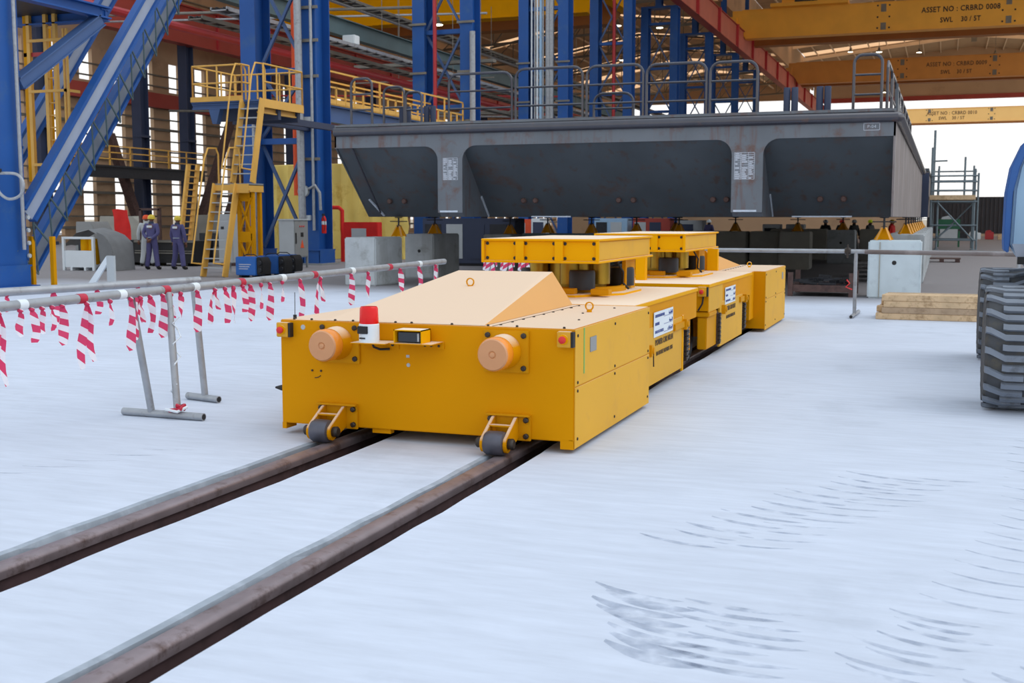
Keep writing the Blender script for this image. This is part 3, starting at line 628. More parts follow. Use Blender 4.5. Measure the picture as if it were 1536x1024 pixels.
for i,x in enumerate((-8.9,-7.9,-6.9,-5.9,-4.9)): block(x,38+(.4 if i%2 else 0),.95,1.0,1.2,'concd','dark shaded concrete block in the cross row under the hull',False,'blocks in the cross row under the hull')
block(-3.9,43.5,.95,1,1.2,'conc','lighter concrete block with a hole, right of the dark cross row')
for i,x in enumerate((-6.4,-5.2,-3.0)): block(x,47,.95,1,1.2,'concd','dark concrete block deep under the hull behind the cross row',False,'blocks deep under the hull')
# jack stands
def stand(x,y,z,label,group='yellow pyramid jack stands on the blocks'):
    t=thing('jack_stand',(x,y,z),label,'jack stand',group)
    for a in range(4):
        th=math.pi/4+a*math.pi/2; dx,dy=math.cos(th),math.sin(th)
        MB().bar((x+.2*dx,y+.2*dy,z),(x+.045*dx,y+.045*dy,z+.27),.05,.02,(-dy,dx,0)).build('leg','yel',t)
    MB().prism([(x-.2,z+.01),(x+.2,z+.01),(x+.05,z+.26),(x-.05,z+.26)],'y',y-.01,y+.01).build('gusset','yel',t)
    MB().lathe([(.06,0),(.06,.04),(.022,.05),(.022,HB-z-.27),(.09,HB-z-.265),(.1,HB-z-.245)],(x,y,z+.24),(0,0,1),14).build('screw_head','dark',t,smooth=True)
    MB().tube((x-.24,y,z+.38),(x+.24,y,z+.38),.012,6).build('turning_bar','dark',t)
stand(-12.95,26.0+.9,1.17,'yellow jack stand on the grey block at the hull left end')
stand(-13.2+.05,29.6,1.2,'yellow jack stand on the block second from the hull left end')
stand(-11.75,31.8,1.17,'yellow jack stand behind the raised yellow table, left of the people')
stand(-1.15,25.5+1.6-1.5,1.18,'yellow jack stand on the pale white block at the hull right corner')
for y in ys: stand(-.9,y+.9,1.22,'small yellow jack stand in the row along the right side of the hull','jack stands in the right row')
for i,x in enumerate((-8.4,-6.4,-4.4)): stand(x,38.7,1.2,'shaded yellow jack stand on the cross row under the hull','jack stands in the cross row')
stand(-3.4,44,1.2,'yellow jack stand on the lighter block right of the cross row')
for i,(x,y) in enumerate(((-10.9,31.5),(-9.6,31.8),(-11.7,36),(-7.1,47.5))):
    pass
t=thing('jack_stand_trestle',(-10.2,31.8,0),'low grey beam carrying shaded jack stands behind the yellow tables','trestle')
MB().box(-11.3,-6.2,31.6,32.0,1.02,1.2).build('beam','teal',t); MB().box(-11.2,-11.0,31.6,32,0,1.02).box(-6.5,-6.3,31.6,32,0,1.02).box(-8.9,-8.7,31.6,32,0,1.02).each('leg','teal',t)
for x in (-10.6,-9.3,-8.0,-6.8): stand(x,31.8,1.2,'yellow-brown jack stand on the low grey beam behind the tables','jack stands on the grey beam')
# scrap bin
t=thing('scrap_bin',(-2.35,25.9,0),'low brown steel bin full of dark scrap beside the pale block','scrap bin')
for x in (-2.98,-1.74):
    for y in (25.15,26.5): MB().box(x-.05,x+.05,y-.05,y+.05,0,.5).build('corner_post','rust',t)
MB().box(-2.95,-1.75,25.12,25.17,.1,.24).box(-2.95,-1.75,26.5,26.55,.1,.24).box(-2.98,-2.94,25.15,26.5,.1,.24).box(-1.75,-1.71,25.15,26.5,.1,.24).each('side_rail','rust',t)
MB().box(-2.94,-1.76,25.15,26.5,.1,.12).build('bin_floor','rust',t)
q=MB(); rr=random.Random(11)
for i in range(46):
    x,y=rr.uniform(-2.85,-1.85),rr.uniform(25.25,26.4); a=rr.uniform(0,6.3); l=rr.uniform(.08,.28); z=rr.uniform(.16,.34)
    q.bar((x-l*math.cos(a),y-l*math.sin(a)*.6,z+rr.uniform(-.03,.05)),(x+l*math.cos(a),y+l*math.sin(a)*.6,z+rr.uniform(-.03,.08)),rr.uniform(.01,.06),.012,(0,0,1))
tag(q.build('metal_scrap','dark',org=(-2.35,25.9,.12)),'heap of dark metal offcuts lying in the brown bin','scrap',kind='stuff')
# timber stack
n=0
for k in range(4):
    for j in range(3):
        if k==3 and j==0: pass
        z=.002+k*.1; y=19.85+j*.26; x0=-1.02+.03*((k*7+j*5)%4)-(.06 if k<2 else 0)
        o=MB().box(x0+.1,x0+2.6,y,y+.24,z,z+.098).build('timber_beam',('wood','wood2','wood','wood')[(k+j)%4] ,bevel=.006)
        tag(o,'%s timber beam in the %s layer of the stack beside the big tyres'%(['front','middle','rear'][j],['bottom','second','third','top'][k]),'timber beam','timber beams stacked beside the tyres')
# ------------------------------------------------------------------ pipe barriers
def barrier(name_lab,pts,r=.034,posts=(),feet=(),group='grey scaffold pipe barriers'):
    t=thing('pipe_barrier',pts[0][:2]+(0,),name_lab,'barrier',group)
    MB().path(pts,r,14).build('rail_pipe','galv',t,smooth=True)
    for a,b_ in posts: MB().tube(a,b_,.03,12).build('post','galv',t,smooth=True)
    for a,b_ in feet:
        MB().tube(a,b_,.032,14).build('foot_pipe','galv',t,smooth=True)
        d=(V(b_)-V(a)).normalized()
        MB().lathe([(.024,0),(.024,.002),(.001,.003)],b_,d,12).build('pipe_mouth','black',t)
    return t
A0=V((-6.08,5.2,1.03)); A1=V((-5.98,13.75,1.09))
def onA(y): f=(y-A0.y)/(A1.y-A0.y); return A0+(A1-A0)*f
bt=barrier('front pipe barrier with two posts on one foot pipe, running back to the hull',[tuple(A0),tuple(A1)],.036,
 posts=[((-6.12,7.96,.05),(-6.1,7.72,1.03)),((-5.86,7.96,.05),(-6.02,8.1,1.03)),((-5.99,13.5,.05),(-5.985,13.5,1.07))],feet=[((-6.41,7.97,.032),(-5.6,7.95,.032)),((-6.2,13.5,.032),(-5.8,13.5,.032))])
wr=MB(); rr=random.Random(2)
for y in (5.7,6.15,6.5,7.1,7.55,8.1,8.5,9.2,9.9,10.5,11.3,12.2,13.0): 
    p=onA(y); wr.tube(p-V((0,.05,0)),p+V((0,.03,0)),.0385,12)
for i,o in enumerate(wr.each('tape_wrap','redc',bt,smooth=True)):
    o.data.materials[0]=M['crim' if i%2 else 'white']
q=MB(); q.path([(-5.9+.036*math.cos(t*1.9)-.0-.02*t/12,7.975+.036*math.sin(t*1.9)+.008*t,.12+t*.055) for t in range(14)],.006,5); q.build('wound_tape','white',bt)
MB().path([(-5.92,7.93,.07),(-5.8,7.92,.09),(-5.82,8.0,.11),(-5.9,8.0,.08),(-5.84,7.92,.12),(-5.8,7.98,.08)],.016,6).build('tape_bundle','crim',bt,smooth=True)
MB().path([(-5.95,7.92,.08),(-5.82,7.9,.07),(-5.78,7.98,.1)],.012,6).build('tape_bundle','white',bt,smooth=True)
barrier('second pipe barrier just behind the front one, ending at a single post',[(-7.75,4.8,1.04),(-6.25,8.86,1.09)],.034,posts=[((-6.2,8.83,.05),(-6.27,8.8,1.07))],feet=[((-6.42,8.88,.032),(-6.02,8.78,.032))])
bt3=barrier('long pipe barrier crossing in front of the hull and timber stack',[(-8.02,20.2,1.09),(-1.4,20.2,1.09),(1.3,20.2,1.07)],.035,
 posts=[((-1.34,20.25,.04),(-1.34,20.2,1.08)),((-5.26,20.25,.04),(-5.26,20.2,1.08)),((-7.85,20.25,.04),(-7.85,20.2,1.08)),((1.15,20.25,.04),(1.15,20.2,1.08))],feet=[((-1.32,21.0,.032),(-1.36,19.78,.032)),((-5.25,20.8,.032),(-5.27,19.8,.032)),((-7.85,20.8,.032),(-7.85,19.8,.032)),((1.15,20.6,.032),(1.15,19.9,.032))])
MB().lathe([(.05,-.05),(.06,-.02),(.06,.02),(.05,.05)],(-1.47,20.2,1.09),(1,0,0),10).path([(-1.47,20.15,.98),(-1.47,20.15,1.2)],.018,6).build('clamp','bolt',bt3)
MB().tube((-1.2,20.2,1.085),(1.3,20.2,1.066),.039,10).build('wrapped_film','hullr',bt3,smooth=True)
MB().path([(-1.47,20.14,.62),(-1.42,20.13,.56),(-1.48,20.12,.5),(-1.38,20.13,.46)],.012,5).build('tied_tape','redb',bt3)
# hanging tape strips
def strip(l,w_,seed,fork=False):
    rr=random.Random(seed); q=MB()
    for k in range(2 if fork else 1):
        n=10; b=len(q.v); ph=rr.uniform(0,6); off=(rr.uniform(.03,.06)*(1 if k else -1) if fork else 0)
        L_=l*(1 if k==0 else rr.uniform(.6,.95)); 
        for i in range(n+1):
            t=i/n; a=.9*math.sin(ph+t*3)+.4; cx=.035*math.cos(ph)*math.sin(t*1.4)+rr.uniform(-.004,.004); cy=off*t**.7*1.2+.025*math.sin(ph+t*5)*t
            ww=w_*(.35+.65*min(1,t*5))*(1 if t<.92 else .75)/2
            q.v+=[V((cx-ww*math.sin(a)*.8,cy-ww*math.cos(a)*.9,-t*L_)),V((cx+ww*math.sin(a)*.8,cy+ww*math.cos(a)*.9,-t*L_+rr.uniform(-.01,.01)))]
        for i in range(n): q.f.append((b+2*i,b+2*i+1,b+2*i+3,b+2*i+2))
    # knot
    q.lathe([(.008,-.02),(.02,-.008),(.02,.006),(.01,.02)],(0,0,-.01),(0,1,0),8)
    o=q.build('barrier_tape','tape',org=(0,0,0),smooth=True); return o
protos=[strip(.42,.085,1),strip(.3,.07,2),strip(.5,.075,3,True),strip(.24,.06,4),strip(.34,.06,5,True),strip(.2,.045,6)]
for p in protos: tag(p,'strip of red and white barrier tape tied on the grey pipe rail and hanging down','barrier tape','red and white tape strips on the pipe barriers')
tapes=[(6.25,2,1.15),(6.45,3,.8),(6.56,1,.8),(6.66,3,.8),(6.76,5,.9),(6.86,0,.7),(7.12,2,1.0),(7.38,5,1),(7.62,0,1.0),(7.74,4,1),(7.86,1,1),(8.02,0,.85),(8.13,4,1),(8.26,3,1),(8.49,0,.85),(8.75,4,.9),(8.9,1,1.05),(9.03,3,1.4),(9.18,1,.8),(9.3,0,.8),(9.48,5,1.2),(9.63,0,.85),(9.85,5,1),(10.18,1,1.25),(10.58,4,1.2),(11.23,0,.8),(11.62,3,1.2),(12.42,0,.78),(12.93,1,.95),(13.42,3,1.1)]
used=set()
for i,(y,k,sc) in enumerate(tapes):
    p=onA(y); o=protos[k]
    if k in used: o=o.copy(); COL.objects.link(o)
    used.add(k); o.location=(p.x+.03,p.y,p.z-.03); o.rotation_euler=(0,0,R.uniform(-.5,.5)); o.scale=(1,1,sc)
for i in range(9):
    o=protos[i%6].copy(); COL.objects.link(o); o.location=(-6.95-.04*((i*3)%5)-i*.0+(.0),0,0)
    y=5.4+i*.36; o.location=(-7.75+(y-4.8)*1.5/4.06,y,1.02+.05*(y-4.8)/4); o.rotation_euler=(0,0,R.uniform(-.6,.6)); o.scale=(1,1,.7)
for i in range(13):
    o=protos[(i*2)%6].copy(); COL.objects.link(o); o.location=(-7.98+i*.115,20.17,1.07); o.rotation_euler=(0,0,1.4+R.uniform(-.3,.3)); o.scale=(1,1.3,.95)
    o['label']='tape strip on the far crossing barrier, seen beneath the nearer raised table'; o['group']='tape strips on the crossing barrier'
# ------------------------------------------------------------------ shed: laced columns
GY=[21.0,35.8,50.0,64.4,78.8,93.2,107.6,122,136.4,150.8,165.2,179.6,194,208.4]
ordn=['nearest','second','third','fourth','fifth','sixth','seventh']
def laced(k,y,m='blue'):
    lab=(['massive blue column footed at the left edge of the picture','blue twin-leg column behind the yellow stair and grey cabinet','blue twin-leg column with a red riser pipe behind the hull',
          'blue twin-leg column with white and pale blue riser pipes between its legs','blue twin-leg column with haunched legs, next after the one with riser pipes','blue twin-leg column two bays beyond the riser pipes','blue twin-leg column three bays beyond the riser pipes'][k] if k<7 else 'distant blue twin-leg column far down the shed under the red girder')
    t=thing('steel_column',(-21.8,y+.5,0),lab,'steel column','blue laced columns carrying the crane girder')
    xa,xb=-22.98,-20.6; yc=y+.5
    for x in (xa,xb):
        q=MB(); q.ibeam((x,yc,.02),(x,yc,18.2),1.0,.6,(1,0,0),.035,.03); q.build('column_leg',m,t)
    z_=[.5,4.3,6.7,10.1,13.5,17.0]
    for i,z in enumerate(z_[1:]):
        MB().box(xa+.28,xb-.28,y+.2,y+.5,z-.1,z+.1).build('strut',m,t)
    if k in(1,2): MB().ibeam((xa+.28,y+.25,5.1),(xb-.28,y+.25,5.1),.5,.3,(0,1,0),.03,.02).build('strut','blue2',t)
    bm='blue2'
    for i in range(len(z_)-1):
        if k==0: break
        a,b=z_[i]+.1,z_[i+1]-.1
        MB().bar((xa+.3,y+.3,a),(xb-.3,y+.3,b),.1,.1,(0,1,0)).build('lacing_bar',bm,t); MB().bar((xa+.3,y+.36,b),(xb-.3,y+.36,a),.1,.1,(0,1,0)).build('lacing_bar',bm,t)
    MB().box(xa-.3,xb+.3,y,y+1,18.2,18.35).build('cap_plate',m,t)
    MB().ibeam((-21.9,yc,18.3),(-21.9,yc,27.2),.7,.5).build('upper_shaft',m,t)
    if k<8:
        for x in (xa,xb):
            MB().box(x-.5,x+.5,y-.15,y+1.15,0,.06).build('base_plate',m if k==0 else 'grey',t)
            MB().prism([(y+1.0,.06),(y-.02,.06),(y-.02,.5),(y+1.0,.5)],'x',x-.38,x-.34).prism([(y+1.0,.06),(y-.02,.06),(y-.02,.5),(y+1.0,.5)],'x',x+.34,x+.38).box(x-.38,x+.38,y-.05,y+1.05,.5,.54).each('base_stiffener',m,t)
    return t
C=[laced(k,y,'blue') for k,y in enumerate(GY[:9])]
c0=C[0]
for z in (1.35,3.25,7.2): MB().box(-20.9,-20.3,20.96,22.04,z,z+.06).build('stiffener','blue',c0)
MB().box(-20.92,-20.86,20.97,20.99,.5,18).box(-20.34,-20.28,20.97,20.99,.5,18).box(-20.62,-20.58,20.94,21.0,.5,18).each('face_rib','blue',c0)
MB().box(-20.31,-20.29,21.05,21.95,.5,18).build('side_web','blue',c0)
for i in range(3): MB().lathe([(.06,0),(.06,.12),(.03,.18)],(-20.85+.28*i,20.9,.06),(0,0,1),8).build('anchor_bolt','greyl',c0)
for z in (.75,1.05,1.35,1.65): MB().lathe([(.05,0),(.05,.05)],(-20.28,22.02,z),(1,0,0),8).build('gusset_bolt','greyl',c0)
q=MB().tube((-20.2,21.75,18),(-20.15,21.75,.9),.045,8); q.build('conduit','galv',c0,smooth=True)
MB().path(smooth([(-20.35,20.92,2.62),(-19.85,20.95,2.64),(-19.55,21.0,2.6),(-19.4,21.0,2.4),(-19.5,21,2.15),(-19.8,20.98,2.06),(-20.05,20.96,2.2),(-20.12,20.94,2.42)]),.035,8).build('armoured_cable','galv',c0,smooth=True)
MB().lathe([(.07,0),(.07,.14)],(-20.12,20.93,2.36),(0,0,1),10).build('cable_gland','white',c0)
MB().box(-20.4,-19.95,20.85,20.95,2.66,2.74).build('cable_bracket','dark',c0)
# bracket platform off column
MB().ibeam((-20.35,22.0,6.85),(-20.35,25.2,6.85),.3,.3,(1,0,0)).build('bracket_beam','blue',c0); MB().ibeam((-20.35,22.0,4.75),(-20.35,24.9,6.65),.3,.3,(1,0,0),.03,.2).build('bracket_strut','blue2',c0)
MB().box(-23.2,-20.4,22.1,25.1,6.9,6.96).build('bracket_deck','dark',c0); MB().ibeam((-23.2,25.1,6.8),(-20.3,25.1,6.8),.3,.3,(0,1,0)).build('bracket_beam','blue',c0)
# diagonal laced braces from nearest column
def brace(beams,label,lace=True):
    t=thing('diagonal_brace',(beams[0][0],beams[0][1],.5),label,'brace','sloping laced blue braces')
    for k,(x,y0,y1,z1) in enumerate(beams):
        z0=.5
        if k==0 and y0<22.05: z0=.5+(z1-.5)*(22.05-y0)/(y1-y0); y0=22.05
        d=V((0,y1-y0,z1-z0)).normalized(); L_=math.hypot(y1-y0,z1-z0); n=V((0,d.z,-d.y)); c=(V((x,y0,z0))+V((x,y1,z1)))/2
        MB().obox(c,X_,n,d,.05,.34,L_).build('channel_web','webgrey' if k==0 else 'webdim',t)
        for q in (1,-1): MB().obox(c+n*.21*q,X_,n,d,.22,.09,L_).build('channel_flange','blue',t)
    if not lace: return t
    (xa,ya,yb,zb),(xc,yc,yd,zd)=beams
    d=V((0,yb-ya,zb-.5)).normalized(); n=V((0,d.z,-d.y)); A=V((xa,ya,.5))+n*.25; B=V((xc+.14,yc,.5))+n*.25
    for i in range(14):
        a_=A+d*(.7+i*.85); b_=B+d*(-.1+i*.85); MB().bar(a_,b_,.035,.035).build('lacing_bar','teal',t)
        MB().bar(b_,A+d*(.7+(i+1)*.85),.03,.03).build('lacing_bar','teal',t)
    return t
brace([(-20.3,21.04,32.31,14),(-20.95,22.77,33.78,14)],'long sloping laced blue brace rising right from the foot of the nearest column')
brace([(-23.5,22.9,33.9,13.9)],'long sloping blue brace in the rear plane, behind the yellow caged ladder',False)
# pipes up columns
def riser(x,y,z0,z1,r,m,label,name='riser_pipe'):
    o=MB().tube((x,y,z0),(x,y,z1),r,10).build(name,m,smooth=True); return tag(o,label,'pipe')
riser(-20.78,35.55,1.6,18,.13,'galv','thick pale grey pipe rising in front of the column with the extinguisher').rotation_euler=(0,-.008,0)
riser(-20.42,35.7,1.2,18,.05,'galv','slim grey conduit on the front of the column above the extinguisher')
riser(-22.75,35.7,.2,5,.06,'galv','slim grey conduit beside the yellow stair on the column')
riser(-22.1,49.9,3,18,.09,'redp','red riser pipe on the left leg of the column behind the hull')
riser(-20.25,49.9,3.8,10.0,.13,'galv','pale grey pipe on the right leg of the column with the red riser')
for i,(dx,r_,m_) in enumerate(((.75,.05,'white'),(.95,.05,'galv'),(1.1,.06,'white'),(1.3,.09,'lblue'),(1.45,.05,'galv'),(1.75,.16,'galv'),(1.95,.16,'galv'))):
    riser(-23.3+dx,64.6,2.5,18,r_,m_,['slim white riser, leftmost of the bundle between blue legs','slim grey riser, second in the bundle between blue legs','white riser, third in the bundle between blue legs','pale blue riser in the middle of the bundle','slim grey riser right of the pale blue one','fat grey riser in the bundle between blue legs','fat grey riser, rightmost of the bundle'][i])
riser(-21.6,79.0,3,18,.12,'redp','red riser pipe between the legs of a distant blue column')
riser(-23.6,40,2.5,10.6,.12,'orange','bright orange post standing between the blue column legs','orange_post')
# cable clamps on columns
for k in (1,2,3):
    y=GY[k]
    for i,z in enumerate((3.0,6.0,8.2,10.4) if k>1 else (3.6,6.4,7.6,8.7)):
        for x in ((-22.98,-20.6) if k>1 else (-20.6,)): MB().box(x-.42,x+.42,y-.09,y-.02,z,z+.1).build('cable_clamp','tray',C[k])
# extinguisher, boxes on column
t=thing('fire_extinguisher',(-20.24,35.9,.8),'red fire extinguisher hanging on the blue column right of the grey cabinet','fire extinguisher')
MB().lathe([(.08,0),(.085,.03),(.085,.5),(.05,.58),(.03,.6)],(-20.2,36.0,1.1),(0,0,1),16).build('cylinder','redc',t,smooth=True)
MB().lathe([(.087,.0),(.087,.12)],(-20.2,36.0,1.4),(0,0,1),16).build('label_band','white',t,smooth=True); MB().box(-20.22,-20.18,35.9,36.05,1.7,1.78).build('handle','dark',t)
MB().path([(-20.2,35.93,1.72),(-20.1,35.9,1.5),(-20.12,35.9,1.2)],.012,5).build('hose','black',t)
for i,(x,z,s_,m_,l) in enumerate(((-20.75,4.75,.3,'greyl','small pale junction box high on the column above the hull left end'),(-20.72,1.55,.16,'white','tiny white socket box low on the blue column beside the extinguisher'))):
    o=MB().box(x,x+s_,35.66,35.79,z,z+s_*1.1).build('junction_box',m_,bevel=.01); tag(o,l,'junction box')
t=thing('hose_reel',(-20.8,35.6,2.6),'small round grey cable reel hanging on the column above the cabinet','cable reel')
MB().lathe([(.2,-.06),(.2,-.04),(.1,-.04),(.1,.04),(.2,.04),(.2,.06)],(-20.75,35.6,2.55),(0,1,0),20).build('reel','greyl',t,smooth=True); MB().path([(-20.6,35.6,2.6),(-20.3,35.6,2.75),(-20.15,35.65,2.5),(-20.15,35.7,1.9)],.05,8).build('hose','galv',t,smooth=True)
# ------------------------------------------------------------------ runway girder and cranes
t=thing('runway_girder',(-19.9,130,18.35),'long red crane runway girder on the blue columns, running away under the cranes','crane girder')
MB().box(-20.25,-19.75,22,232,18.35,20.4).build('girder_web','redm',t); MB().box(-20.35,-19.6,22,232,20.4,20.46).box(-20.35,-19.6,22,232,18.3,18.36).each('girder_flange','red',t); MB().box(-20.05,-19.97,22,232,20.46,20.62).build('crane_rail','rust',t)
for i in range(21): MB().box(-19.75,-19.5,28.4+i*9.9,28.8+i*9.9,18.3,20.5).build('stiffener','redp',t)
t=thing('runway_girder',(-50.6,120,13.8),'red runway girder along the far left bay wall','crane girder')
MB().box(-50.9,-50.4,52,205,13.8,16.3).build('girder_web','red',t); MB().box(-51,-50.1,52,205,16.3,16.4).box(-51,-50.1,52,205,13.7,13.8).each('girder_flange','red',t)
for i in range(20): MB().box(-50.4,-50.25,60+i*7.2,60.2+i*7.2,13.8,16.3).build('stiffener','redp',t)
def crane(y,x0,x1,zb,h,label,m,txt=None,gap=5.5,txm='ink',tx=.7,ts=1.0):
    t=thing('bridge_crane',((x0+x1)/2,y,zb),label,'bridge crane')
    for j,yy in enumerate((y,y+gap)):
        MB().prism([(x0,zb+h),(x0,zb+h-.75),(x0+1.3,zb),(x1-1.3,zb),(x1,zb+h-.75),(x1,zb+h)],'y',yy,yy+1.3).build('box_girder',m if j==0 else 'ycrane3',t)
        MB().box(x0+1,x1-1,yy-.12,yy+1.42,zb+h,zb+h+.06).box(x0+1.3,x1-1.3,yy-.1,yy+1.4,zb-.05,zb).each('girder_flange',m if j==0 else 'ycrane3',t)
    MB().box(x0-.3,x0+.5,y-.8,y+gap+2,zb+h*.35,zb+h*.75).build('end_carriage',m,t); MB().box(x1-.5,x1+.3,y-.8,y+gap+2,zb+h*.35,zb+h*.75).build('end_carriage',m,t)
    for x in (x0+14.6,x0+25.9):
        if txt is None: continue
        MB().box(x-.15,x+.35,y-.03,y,zb+h*.68,zb+h*.95).box(x-.15,x+.35,y-.03,y,zb+.15,zb+h*.3).each('splice_plate','tray',t)
        for dx in (-.45,.65):
            for z in (.12,.5,.9): MB().lathe([(.09,0),(.09,.04)],(x+dx,y-.0,zb+h*z),(0,-1,0),8).build('splice_bolt','ink',t)
    if txt:
        text(txt[0],.72*ts,(txt[2],y-.03,zb+h*.64),(1,0,0),(0,0,1),txm,parent=t,off=.012,sx=.84); text(txt[1],.66*ts,(txt[2]+.0,y-.03,zb+h*.27),(1,0,0),(0,0,1),txm,parent=t,off=.012,sx=.84)
    return t
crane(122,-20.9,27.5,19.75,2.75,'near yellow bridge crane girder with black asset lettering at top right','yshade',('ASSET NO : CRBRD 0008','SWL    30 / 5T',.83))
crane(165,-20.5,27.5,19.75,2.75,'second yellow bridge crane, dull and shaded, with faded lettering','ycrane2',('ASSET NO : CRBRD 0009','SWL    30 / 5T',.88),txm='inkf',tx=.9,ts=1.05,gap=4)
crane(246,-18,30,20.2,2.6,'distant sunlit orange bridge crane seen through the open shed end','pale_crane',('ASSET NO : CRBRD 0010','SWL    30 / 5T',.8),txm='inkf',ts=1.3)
crane(83,-50.9,-23.4,16.45,2.4,'yellow bridge crane in the left bay behind the blue columns','ytab')
t=thing('crane_trolley',(-14,121,22.6),'small yellow hoist trolley parked at the left end of the near crane','trolley')
MB().box(-17,-9.5,121,126,22.55,22.9).box(-12.5,-10.8,122,125,22.9,23.5).box(-16,-14.8,122,124.5,22.9,23.4).each('trolley_frame','yshade',t); MB().lathe([(.5,-1.2),(.5,1.2)],(-13.8,123,23.3),(1,0,0),14).build('drum','dark',t)
# ------------------------------------------------------------------ roof
def roofsheet(xa,za,xb,zb_,xc,zc,y0,y1,name):
    q=MB(); th=.25
    q.prism([(xa,za),(xb,zb_),(xc,zc),(xc,zc+th),(xb,zb_+th),(xa,za+th)],'y',y0,y1)
    return tag(q.build(name,'roof',org=(0,0,0)),kind='structure')
RL=1; ys_=[64,76,79.5,91,94.5,106,109.5,121,124.5,136,139.5,151,154.5,166,169.5,176.5,180.5,191.5,196,212]
for i in range(0,len(ys_),2):
    roofsheet(-21.9,27.3,3.4,29.8,28,27.3,ys_[i],ys_[i+1],'ceiling'); roofsheet(-54,22.5,-38,25.5,-22.4,24.0,ys_[i],min(206,ys_[i+1]),'ceiling')
    if i+2<len(ys_):
        for pl in (((-21.9,27.4),(3.4,29.9),(28,27.4)),((-54,22.6),(-38,25.6),(-22.4,24.1))):
            q=MB().prism([pl[0],pl[1],pl[2],(pl[2][0],pl[2][1]+.04),(pl[1][0],pl[1][1]+.04),(pl[0][0],pl[0][1]+.04)],'y',ys_[i+1],ys_[i+2]); tag(q.build('window_%d'%RL,'rlight',org=(0,0,0)),kind='structure'); RL+=1
q=MB()
for i in range(46): q.box(-21.9,28,70+i*3.1,70.2+i*3.1,27.0,27.15) if False else None
for i in range(9):
    for s_ in (-1,1):
        x=3.4+s_*(2.2+i*2.6); z=29.8-abs(x-3.4)*.1-.15
        q.box(x-.08,x+.08,70,212,z-.2,z)
for i in range(8):
    x=-52+i*4; z=25.3-abs(x+38)*.16
    q.box(x-.08,x+.08,62,206,z-.3,z-.1)
tag(q.build('trim_3','rooflight',org=(0,0,0)),kind='structure')
MB_=MB().prism([(-21.9,22.0),(28,22.0),(28,27.3),(3.4,29.8),(-21.9,27.3)],'y',211.5,212); tag(MB_.build('wall_back','wall',org=(0,0,0)),kind='structure')
tag(MB().box(-21.9,28,211.2,212.2,21.3,22.0).build('trim_4','red',org=(0,0,0)),kind='structure')
def truss(y,i):
    t=thing('roof_rafter',(3.4,y,27),'pale pitched roof rafter spanning under the main shed roof','rafter','pale rafters under the main roof')
    MB().bar((-21.8,y,26.6),(3.4,y,29.2),.3,.5,(0,1,0)).build('rafter_beam','rooflight',t); MB().bar((3.4,y,29.2),(28,y,26.6),.3,.5,(0,1,0)).build('rafter_beam','rooflight',t)
    MB().box(3.0,3.8,y-.2,y+.2,28.2,29.4).build('ridge_plate','tray',t)
for i,y in enumerate((93.2,122,150.8,165.2,179.6,194)): truss(y,i)
def ltruss(y,i):
    t=thing('lattice_truss',(-38,y,21),'lattice roof truss spanning the left bay','roof truss','lattice trusses over the left bay')
    q=MB(); n=10; xa,xb=-53,-23
    q.bar((xa,y,20.2),(xb,y,21.6),.18,.25,(0,1,0)); q.bar((xa,y,22.3),(-38,y,25.2),.2,.25,(0,1,0)); q.bar((-38,y,25.2),(xb,y,23.8),.2,.25,(0,1,0))
    for j in range(n):
        x=xa+(xb-xa)*j/n; x2=xa+(xb-xa)*(j+1)/n; zl=lambda x:20.2+(x-xa)/30*1.4; zu=lambda x:25.2-(abs(x+38))*(.19 if x<-38 else .093)
        q.bar((x,y,zl(x)),(x2,y,zu(x2)),.1,.1,(0,1,0)); q.bar((x2,y,zu(x2)),(x2,y,zl(x2)),.1,.1,(0,1,0))
    q.build('truss_frame','tray',t)
for i,y in enumerate((64.4,71.6,78.8,86,93.2,107.6,122,136.4,150.8,165.2,179.6,194)): ltruss(y,i)
k=0
lp=[(-8,150,21.5),(2,150,24),(10,160,23.6),(-4,175,24.5),(-14,140,24.6),(6,180,24.4),(1.2,132,21.6),(1.5,134,22.6),(-13,172,24.6),(-9,185,20.2),(12,140,25.4),(-34,90,20),(-30,104,19.6),(-26,96,17.5),(-28,120,21),(-34,128,19),(-45,100,18),(-30,140,17),(-28,150,21),(-33,75,14.8),(-48,80,18.5)]
lm=None
for (x,y,z) in lp:
    if lm is None:
        lm=thing('high_bay_lamp',(0,0,0),'small glowing round high-bay lamp hanging under the shed roof','lamp','glowing high-bay lamps under the roof')
        MB().lathe([(.12,.5),(.15,.25),(.38,.0),(.4,-.02)],(0,0,0),(0,0,1),14).build('lamp_shade','tray',lm,smooth=True); MB().lathe([(.35,-.06),(.35,-.03)],(0,0,0),(0,0,1),14).build('lens','lamp',lm); MB().tube((0,0,.5),(0,0,3.0),.03,5).build('hanger','tray',lm)
        lm.location=(x,y,z); continue
    dup(lm,(x,y,z))
# ------------------------------------------------------------------ left bay wall, girts, columns
q=MB(); y=46.0
while y<204:
    q.box(-54.3,-54,y,y+1.9,0,12.9); q.box(-54.3,-54,y+1.9,y+3.2,0,.5); y+=3.2
q.box(-54.3,-54,46,206,12.9,22.6); q.box(-54.28,-54.02,46,206,9.6,10.8)
tag(q.build('wall_left','wall',org=(0,0,0)),kind='structure')
q=MB()
for i in range(15):
    z=.9+i*.78; q.box(-53.9,-53.8,46,206,z,z+(.1 if i%3 else .18))
for i in range(6): q.box(-53.9,-53.8,46,206,16.8+i*.9,16.9+i*.9)
tag(q.build('trim_5','tray',org=(0,0,0)),kind='structure')
tag(MB().box(-53.7,-53.2,50,205,9.5,10.5).build('trim_6','red',org=(0,0,0)),kind='structure')
tag(MB().prism([(-54,21.5),(-22,21.5),(-22,24.0),(-38,25.5),(-54,22.5)],'y',205.5,206.5).build('wall_back.001','wall',org=(0,0,0)),kind='structure')
